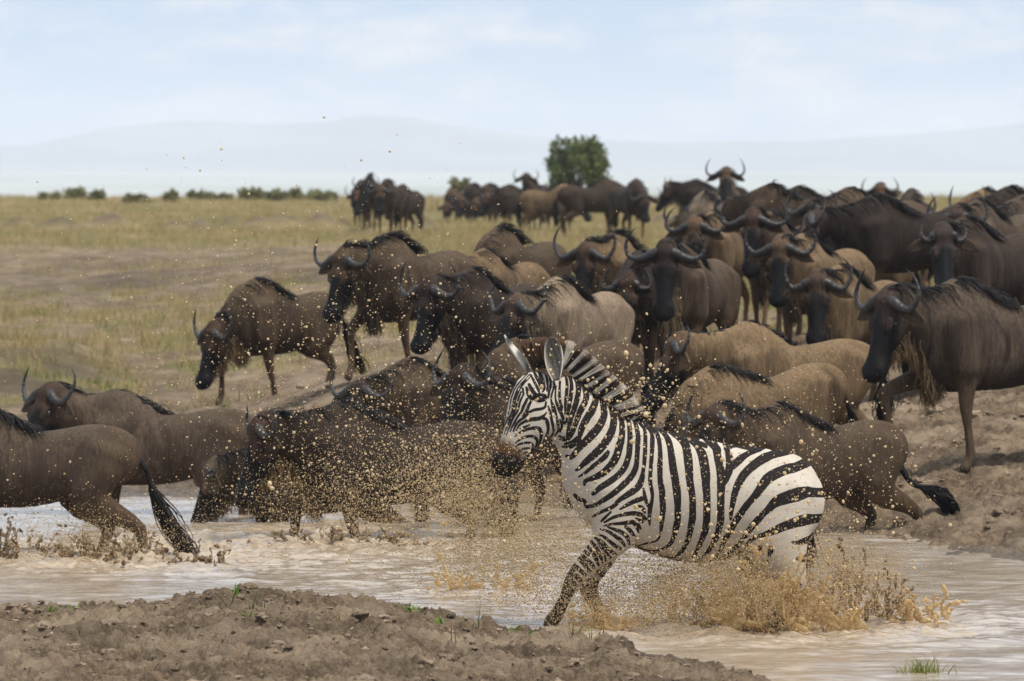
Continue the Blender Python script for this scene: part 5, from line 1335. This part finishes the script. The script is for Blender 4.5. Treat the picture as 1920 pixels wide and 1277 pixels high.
    def col_near(t, a, inn):
        c = np.where(inn[:, None] > 0, np.array((.17, .145, .115)), np.array((.60, .55, .48)))
        s = .5 + .5 * np.sin(a * 9 + t * 14); c = np.where(inn[:, None] > 0, c * (1 - .55 * s[:, None]) , c)
        rim = sstep(.80, .95, np.abs(a)) + sstep(.93, 1, t); c = c * (1 - np.clip(rim, 0, 1)[:, None]) + np.array((.60, .55, .48)) * np.clip(rim, 0, 1)[:, None]
        dk = sstep(.85, .97, a) * sstep(.5, .7, t) * sstep(1.02, .93, t); return c * (1 - .9 * dk[:, None])
    def col_far(t, a, inn):
        c = np.tile(np.array((.62, .57, .50)), (len(t), 1)); d = sstep(.55, .68, t) * sstep(.92, .82, t) * (inn < 1) + sstep(.25, .12, t) * .7 * (inn < 1)
        return c * (1 - .93 * np.clip(d, 0, 1)[:, None])
    Ve, Fe, ce = ear(None, [(1043, 712, 7, -.02), (1040, 692, 15, -.01), (1038, 672, 18.5, 0), (1036, 652, 17, 0), (1034, 638, 11, 0), (1033.5, 631, 1.5, 0)], -.09, .55, (-.30, -1, .05), col_near)
    obj('ear', mesh_np('ear', Ve, Fe, True, [b.m], dict(col=ce)), root)
    Ve, Fe, ce = ear(None, [(991, 702, 9, 0), (982, 685, 15, 0), (969, 667, 16, 0), (957, 650, 11, 0), (949, 637, 5, 0), (945, 628, 1, 0)], .045, .5, (-1, .15, .1), col_far)
    obj('ear', mesh_np('ear', Ve, Fe, True, [b.m], dict(col=ce)), root)
    # ---- eye
    iv, ifc = ico(2)
    be = NB('zebra_eye'); be.set(Base_Color=(.010, .006, .004), Roughness=.06, Specular_IOR_Level=.7)
    ec = zw(1012, 745, 0); 
    m = (np.abs(cx - 1012) < 2) & (np.abs(py_of - 745) < 2) & (V[:, 1] < 0); yy = V[m, 1].min() if m.any() else -.15
    obj('eye', mesh_np('eye', np.array((ec[0], yy + .012, ec[2])) + iv * np.array((.026, .021, .017)), ifc, True, [be.m]), root)
    m = (np.abs(cx - 1012) < 9) & (V[:, 1] > 0) & (np.abs(py_of - 745) < 4); yy = V[m, 1].max() if m.any() else .05
    obj('eye', mesh_np('eye', np.array((ec[0], yy - .012, ec[2])) + iv * np.array((.026, .021, .017)), ifc, True, [be.m]), root)
    # ---- tail hanging behind, streaming away on the far side
    path = catmull([tuple(zw(1512, 905, .05)), tuple(zw(1522, 930, .12)), tuple(zw(1524, 970, .16)), tuple(zw(1520, 1010, .17))], 5)
    Vt, Ft, _, tt_ = tubes(path[None], np.linspace(.024, .014, len(path))[None], 8)
    pts = path[-4][None, None] + rng.normal(size=(90, 1, 3)) * .006 + np.linspace(0, 1, 5)[None, :, None] * (np.array((-.02, .02, -.24)) + rng.normal(size=(90, 1, 3)) * .03)
    V2, F2, _, _ = tubes(pts, np.tile(np.linspace(.004, .001, 5), (90, 1)), 3)
    Va, Fa = merge_geo([(Vt, Ft), (V2, F2)])
    ct = np.where((np.sin(tt_ * 40) > 0)[:, None], wcol, kcol); ct = np.concatenate([ct, np.tile(kcol, (len(V2), 1))])
    obj('tail', mesh_np('tail', Va, Fa, True, [b.m], dict(col=ct)), root)
# ================================================================== SPRAY AND SPLASHES
def wet_material(name, ca, cb, rough=.22, trans=0.0, clear=0.0):
    b = NB(name); n = b.noise(24, (1, 1, 1), 3, .6)
    b.set(Base_Color=b.mix(b.mr(n, .35, .65), ca, cb), Roughness=rough, IOR=1.33, Specular_IOR_Level=.6)
    b.set(Subsurface_Weight=.0)
    if trans:
        tr = b.n('ShaderNodeBsdfTranslucent'); b.put(tr.inputs[0], b.mix(b.mr(n, .35, .65), ca, cb)); mx = b.n('ShaderNodeMixShader'); mx.inputs[0].default_value = trans
        b.l(b.b.outputs[0], mx.inputs[1]); b.l(tr.outputs[0], mx.inputs[2]); b.l(mx.outputs[0], b.out.inputs[0])
        if clear:      # thin water lets what is behind it through
            tp = b.n('ShaderNodeBsdfTransparent'); m2 = b.n('ShaderNodeMixShader'); m2.inputs[0].default_value = clear
            b.l(mx.outputs[0], m2.inputs[1]); b.l(tp.outputs[0], m2.inputs[2]); b.l(m2.outputs[0], b.out.inputs[0])
    return b.m
def cloud(rng, n, px, py, Y, sx, sy, sd, floor=.01):
    """n points round a place; sx, sy in photograph pixels at that depth, sd in metres"""
    k = Y / F_PX; c = P(px, py, Y)
    p = c + np.stack([rng.normal(size=n) * sx * k, rng.normal(size=n) * sd, rng.normal(size=n) * sy * k], -1)
    d = vnoise3(p * 7.5, 61) + .6 * vnoise3(p * 19, 62)          # thrown water travels in strands and clots
    return p[(p[:, 2] > floor) & (rng.uniform(-.75, .55, len(p)) < d)]
# (share, px, py, depth, spread x, spread y, depth spread)
AIR = [(.14, 690, 850, 33.4, 165, 110, .9), (.13, 870, 900, 33.2, 85, 85, .7), (.10, 1000, 960, 32.9, 75, 70, .6), (.09, 620, 700, 33.6, 150, 120, .9), (.05, 760, 560, 33.6, 190, 130, .9), (.03, 420, 560, 33.8, 210, 120, .9),
       (.10, 1230, 880, 32.4, 130, 90, .25), (.06, 1400, 960, 32.4, 110, 80, .25), (.08, 1560, 960, 33.0, 110, 110, .6), (.05, 1040, 740, 32.5, 75, 80, .25), (.05, 1200, 740, 32.8, 60, 45, .4), (.04, 250, 930, 38.4, 190, 80, .7), (.03, 1480, 840, 33.4, 120, 90, .7)]
MIST = [(.16, 1290, 1110, 33.0, 85, 42, .4), (.24, 1410, 1105, 33.0, 80, 52, .4), (.14, 1570, 1105, 33.3, 75, 48, .45), (.12, 1010, 1040, 33.0, 85, 60, .6), (.12, 900, 960, 33.2, 70, 70, .6), (.08, 1150, 1140, 33.0, 70, 30, .4),
        (.06, 760, 940, 33.6, 110, 70, .8), (.05, 600, 960, 40.2, 110, 45, .8), (.09, 160, 1015, 38.7, 120, 36, .5)]
def drops(rng, pts, rad_, iv, ifc, stretch=.25):
    N = len(pts); d = rng.normal(size=(N, 3)); d /= np.linalg.norm(d, axis=1, keepdims=True)
    V = iv[None] * rad_[:, None, None]
    al = (iv[None] * d[:, None]).sum(-1, keepdims=True) * d[:, None] * rad_[:, None, None]
    V = V + al * (rng.uniform(-.2, 1.6, (N, 1, 1)) * stretch) + pts[:, None]
    F = (ifc[None] + (np.arange(N) * len(iv))[:, None, None]).reshape(-1, 3)
    return V.reshape(-1, 3), F
def build_spray():
    rng = np.random.default_rng(21)
    MAT['drop'] = wet_material('muddy_drop', (.64, .46, .22), (.86, .73, .50), .14, .4)
    MAT['mist'] = wet_material('muddy_mist', (.58, .42, .22), (.72, .57, .36), .3, .4)
    MAT['splash'] = wet_material('muddy_splash', (.58, .39, .16), (.78, .60, .34), .08, .38, .22)
    for q in ('splash',):
        MAT[q].node_tree.nodes['Principled BSDF'].inputs['Transmission Weight'].default_value = .25
    MAT['darksplash'] = wet_material('dark_muddy_splash', (.13, .082, .042), (.27, .185, .105), .2, .15)
    # fine drops: one mass
    iv0, if0 = ico(0); parts = []
    NA = 27000
    for sh, *a in AIR:
        p = cloud(rng, int(NA * sh), *a); parts.append((p, np.clip(.0019 * np.exp(rng.normal(size=len(p)) * .68), .0011, .0085)))
    # a thin scatter that has flown high and far
    p = cloud(rng, 700, 560, 480, 33.6, 300, 120, .9); parts.append((p, np.clip(.0024 * np.exp(rng.normal(size=len(p)) * .3), .0014, .005)))
    pts = np.concatenate([q[0] for q in parts]); r = np.concatenate([q[1] for q in parts])
    V, F = drops(rng, pts, r, iv0, if0)
    obj('flying_spray', mesh_np('flying_spray', V, F, True, [MAT['drop']]), label='spray of countless tiny ochre drops thrown up over the river and animals', cat='spray', kind='stuff')
    oc = np.array([(1, 0, 0), (-1, 0, 0), (0, 1, 0), (0, -1, 0), (0, 0, 1), (0, 0, -1)], float); of = np.array([(0, 2, 4), (2, 1, 4), (1, 3, 4), (3, 0, 4), (2, 0, 5), (1, 2, 5), (3, 1, 5), (0, 3, 5)])
    parts = []; NM = 270000
    for sh, *a in MIST:
        p = cloud(rng, int(NM * sh), *a); parts.append((p, np.clip(.0021 * np.exp(rng.normal(size=len(p)) * .45), .001, .007)))
    pts = np.concatenate([q[0] for q in parts]); r = np.concatenate([q[1] for q in parts])
    V, F = drops(rng, pts, r, oc, of)
    obj('water_mist', mesh_np('water_mist', V, F, True, [MAT['mist']]), label='dense golden brown mist of churned water hanging around the zebra hooves', cat='mist', kind='stuff')
    # the largest drops, one by one
    iv, ifc = ico(2); n = 0
    meshes = []
    for j in range(14):
        d = iv * (1 + .10 * vnoise3(iv * 1.6 + j * 9, 2)[:, None]); ax = rng.normal(size=3); ax /= np.linalg.norm(ax)
        d = d + (d @ ax)[:, None] * ax * rng.uniform(-.15, .5)
        meshes.append(mesh_np('mud_drop', d, ifc, True, [MAT['drop']]))
    A = [(90, 1080, 740, 32.4, 110, 80, .25), (75, 1300, 920, 32.35, 120, 90, .2), (80, 1430, 960, 32.3, 90, 80, .2), (70, 1570, 1030, 32.8, 80, 60, .4), (80, 900, 920, 33.0, 110, 90, .6), (40, 1210, 740, 32.6, 50, 50, .3), (18, 640, 860, 33.4, 150, 90, .8)]
    for cnt, *a in A:
        for p in cloud(rng, cnt, *a):
            o = obj('mud_drop', meshes[n % 14], label='round ochre drop of muddy water flying through the air near the zebra', cat='water drop', group='large drops flying around the zebra', loc=p)
            q = float(np.clip(.0068 * math.exp(rng.normal() * .33), .0045, .017)); o.scale = (q, q, q); o.rotation_euler = tuple(rng.uniform(0, 6.28, 3)); n += 1
            if n >= 285: break
def splash(name, label, px, py, Y, wpx, hpx, dep, n, rng, mat, vox=.0058, lig=.8, fan=(-.9, .9), up=1.0, sheet=0):
    """thrown water: ligaments, beads and webs that melt into one another"""
    k = Y / F_PX; c = P(px, py, Y); c[2] = 0.0
    w = wpx * k / 2; hh = hpx * k
    segs = []
    for i in range(n):
        x0 = rng.uniform(-1, 1); base = np.array((x0 * w * .75, rng.normal() * dep * .6, .0))
        a = x0 * fan[1] * .8 + rng.normal() * .25; top = hh * up * rng.uniform(.25, 1.0) * (1 - .45 * abs(x0)) 
        vx = math.tan(np.clip(a, -1.1, 1.1)) * top * .55; vy = rng.normal() * dep * .9
        T = rng.uniform(.5, 1.35); K = 10
        tt = np.linspace(rng.uniform(0, .25), T, K)
        path = base + np.stack([vx * tt, vy * tt, top * (2 * tt - tt ** 2)], -1) + np.cumsum(rng.normal(size=(K, 3)), 0) * .009
        path[:, 2] = np.maximum(path[:, 2], -.01)
        r0 = .0050 * math.exp(rng.normal() * .45)
        if rng.uniform() < lig:
            rr = r0 * np.interp(tt / T, [0, .5, 1], [1.35, .85, .55]) * (1 + .55 * np.sin(np.arange(K) * rng.uniform(1.2, 2.4) + rng.uniform(0, 6)))
            rr = np.maximum(rr, .0042)
            for j in range(K - 1):
                if rng.uniform() < .15: continue
                segs.append(Seg(path[j], path[j + 1], (0, 1, 0), (rr[j], rr[j]), (rr[j + 1], rr[j + 1]), .014))
        for j in range(3, K):
            if rng.uniform() < .28:
                q = path[j] + rng.normal(size=3) * .02; e = .0062 * math.exp(rng.normal() * .5)
                segs.append(Seg(q, q + rng.normal(size=3) * e * .9, (0, 1, 0), (e, e), (e * .8, e * .8), .012))
    for i in range(sheet):
        x0 = rng.uniform(-.8, .8) * w; z0 = rng.uniform(.05, .5) * hh; q = np.array((x0, rng.normal() * dep * .5, z0))
        for j in range(9):
            e = rng.uniform(.025, .065); segs.append(Seg(q + rng.normal(size=3) * np.array((.05, .008, .05)), q + rng.normal(size=3) * np.array((.05, .008, .06)), (0, 1, 0), (.0075, e), (.0075, e * .7), .02))
    # froth at the foot
    for i in range(int(n * .6)):
        q = np.array((rng.uniform(-1.05, 1.05) * w, rng.normal() * dep * 1.1, rng.uniform(-.01, .05) * hh / .4)); e = .0105 * math.exp(rng.normal() * .45)
        segs.append(Seg(q, q + rng.normal(size=3) * np.array((.03, .02, .012)), (0, 0, 1), (e, e), (e * .7, e * .7), .02))
    f, lo = field([(segs, .012)], vox); V, F = surface_nets(f, lo, vox)
    V = V + .0035 * np.stack([vnoise3(V * 60, 1), vnoise3(V * 60, 2), vnoise3(V * 60, 3)], -1)
    # the body of the splash is one piece; everything torn loose from it joins the flying drops
    lab = np.arange(len(V))
    while True:
        m = lab[F].min(1); new = lab.copy()
        for q in range(4): np.minimum.at(new, F[:, q], m)
        new = new[new]
        if (new == lab).all(): break
        lab = new
    u, cnt = np.unique(lab, return_counts=True); main = lab[F[:, 0]] == u[cnt.argmax()]
    for sel, out in ((main, None), (~main, LOOSE)):
        if not sel.any(): continue
        used, inv = np.unique(F[sel], return_inverse=True); Fs = inv.reshape(-1, 4)
        if out is None: obj('splash', mesh_np('splash', V[used], Fs, True, [mat]), label=label, cat='splash', loc=(c[0], c[1], 0))
        else: out.setdefault(mat.name, []).append((V[used] + np.array((c[0], c[1], 0)), Fs))
LOOSE = {}
def build_splashes():
    rng = np.random.default_rng(8)
    G, D = MAT['splash'], MAT['darksplash']
    splash('a', 'tall ochre splash with beaded strands bursting around the zebra hind leg', 1435, 1150, 32.75, 190, 235, .12, 34, rng, G, sheet=5)
    splash('b', 'thick ochre splash heaped behind the zebra hind hoof', 1530, 1150, 32.9, 170, 125, .16, 30, rng, G, sheet=3)
    splash('c', 'dark brown splash thrown up right of the zebra rump', 1610, 1140, 33.5, 190, 150, .16, 60, rng, D)
    splash('d', 'small pale ochre splash curling up at the far right of the zebra wake', 1730, 1135, 33.4, 110, 75, .10, 26, rng, G)
    splash('e', 'low ochre splash under the zebra belly', 1290, 1150, 33.1, 190, 95, .16, 28, rng, G)
    splash('f', 'low curling splash around the zebra front hooves', 1120, 1180, 32.9, 130, 45, .10, 34, rng, G)
    splash('g', 'brown splash at the hind legs of the wildebeest at the left edge', 215, 1055, 38.6, 260, 75, .22, 60, rng, D, .0085)
    splash('h', 'dark splash rising at the very left edge of the river', 40, 1060, 38.7, 170, 85, .20, 46, rng, D, .0085)
    splash('i', 'brown splash at the dragging tail of the wildebeest at the left edge', 380, 1045, 38.2, 120, 45, .15, 26, rng, D, .0085)
    splash('j', 'brown splash at the legs of the wildebeest wading through thick spray', 640, 1015, 40.2, 330, 50, .25, 56, rng, D, .009)
    splash('k', 'spattering splash between the zebra head and the wading wildebeest', 900, 1020, 36.0, 240, 70, .3, 50, rng, G, .0085)
    for m, kind in ((G, 'loose shreds and beads of ochre water torn off the splashes around the zebra'), (D, 'loose shreds and beads of dark muddy water torn off the splashes by the wildebeest legs')):
        if m.name not in LOOSE: continue
        V, F = merge_geo(LOOSE[m.name])
        obj('torn_water', mesh_np('torn_water', V, F, True, [m]), label=kind, cat='spray', kind='stuff')
# ================================================================== BUILD
build_herd()
build_land()
build_water()
build_tree()
build_shrubs()
build_plain_grass()
finish_herd()
build_zebra()
build_clods()
build_sprouts()
build_spray()
build_splashes()
build_haze()
SC.cycles.max_bounces = 6; SC.cycles.volume_bounces = 1; SC.cycles.diffuse_bounces = 3; SC.cycles.glossy_bounces = 3; SC.cycles.transparent_max_bounces = 8; SC.cycles.transmission_bounces = 3
SC.cycles.use_adaptive_sampling = True; SC.cycles.adaptive_threshold = 0.02
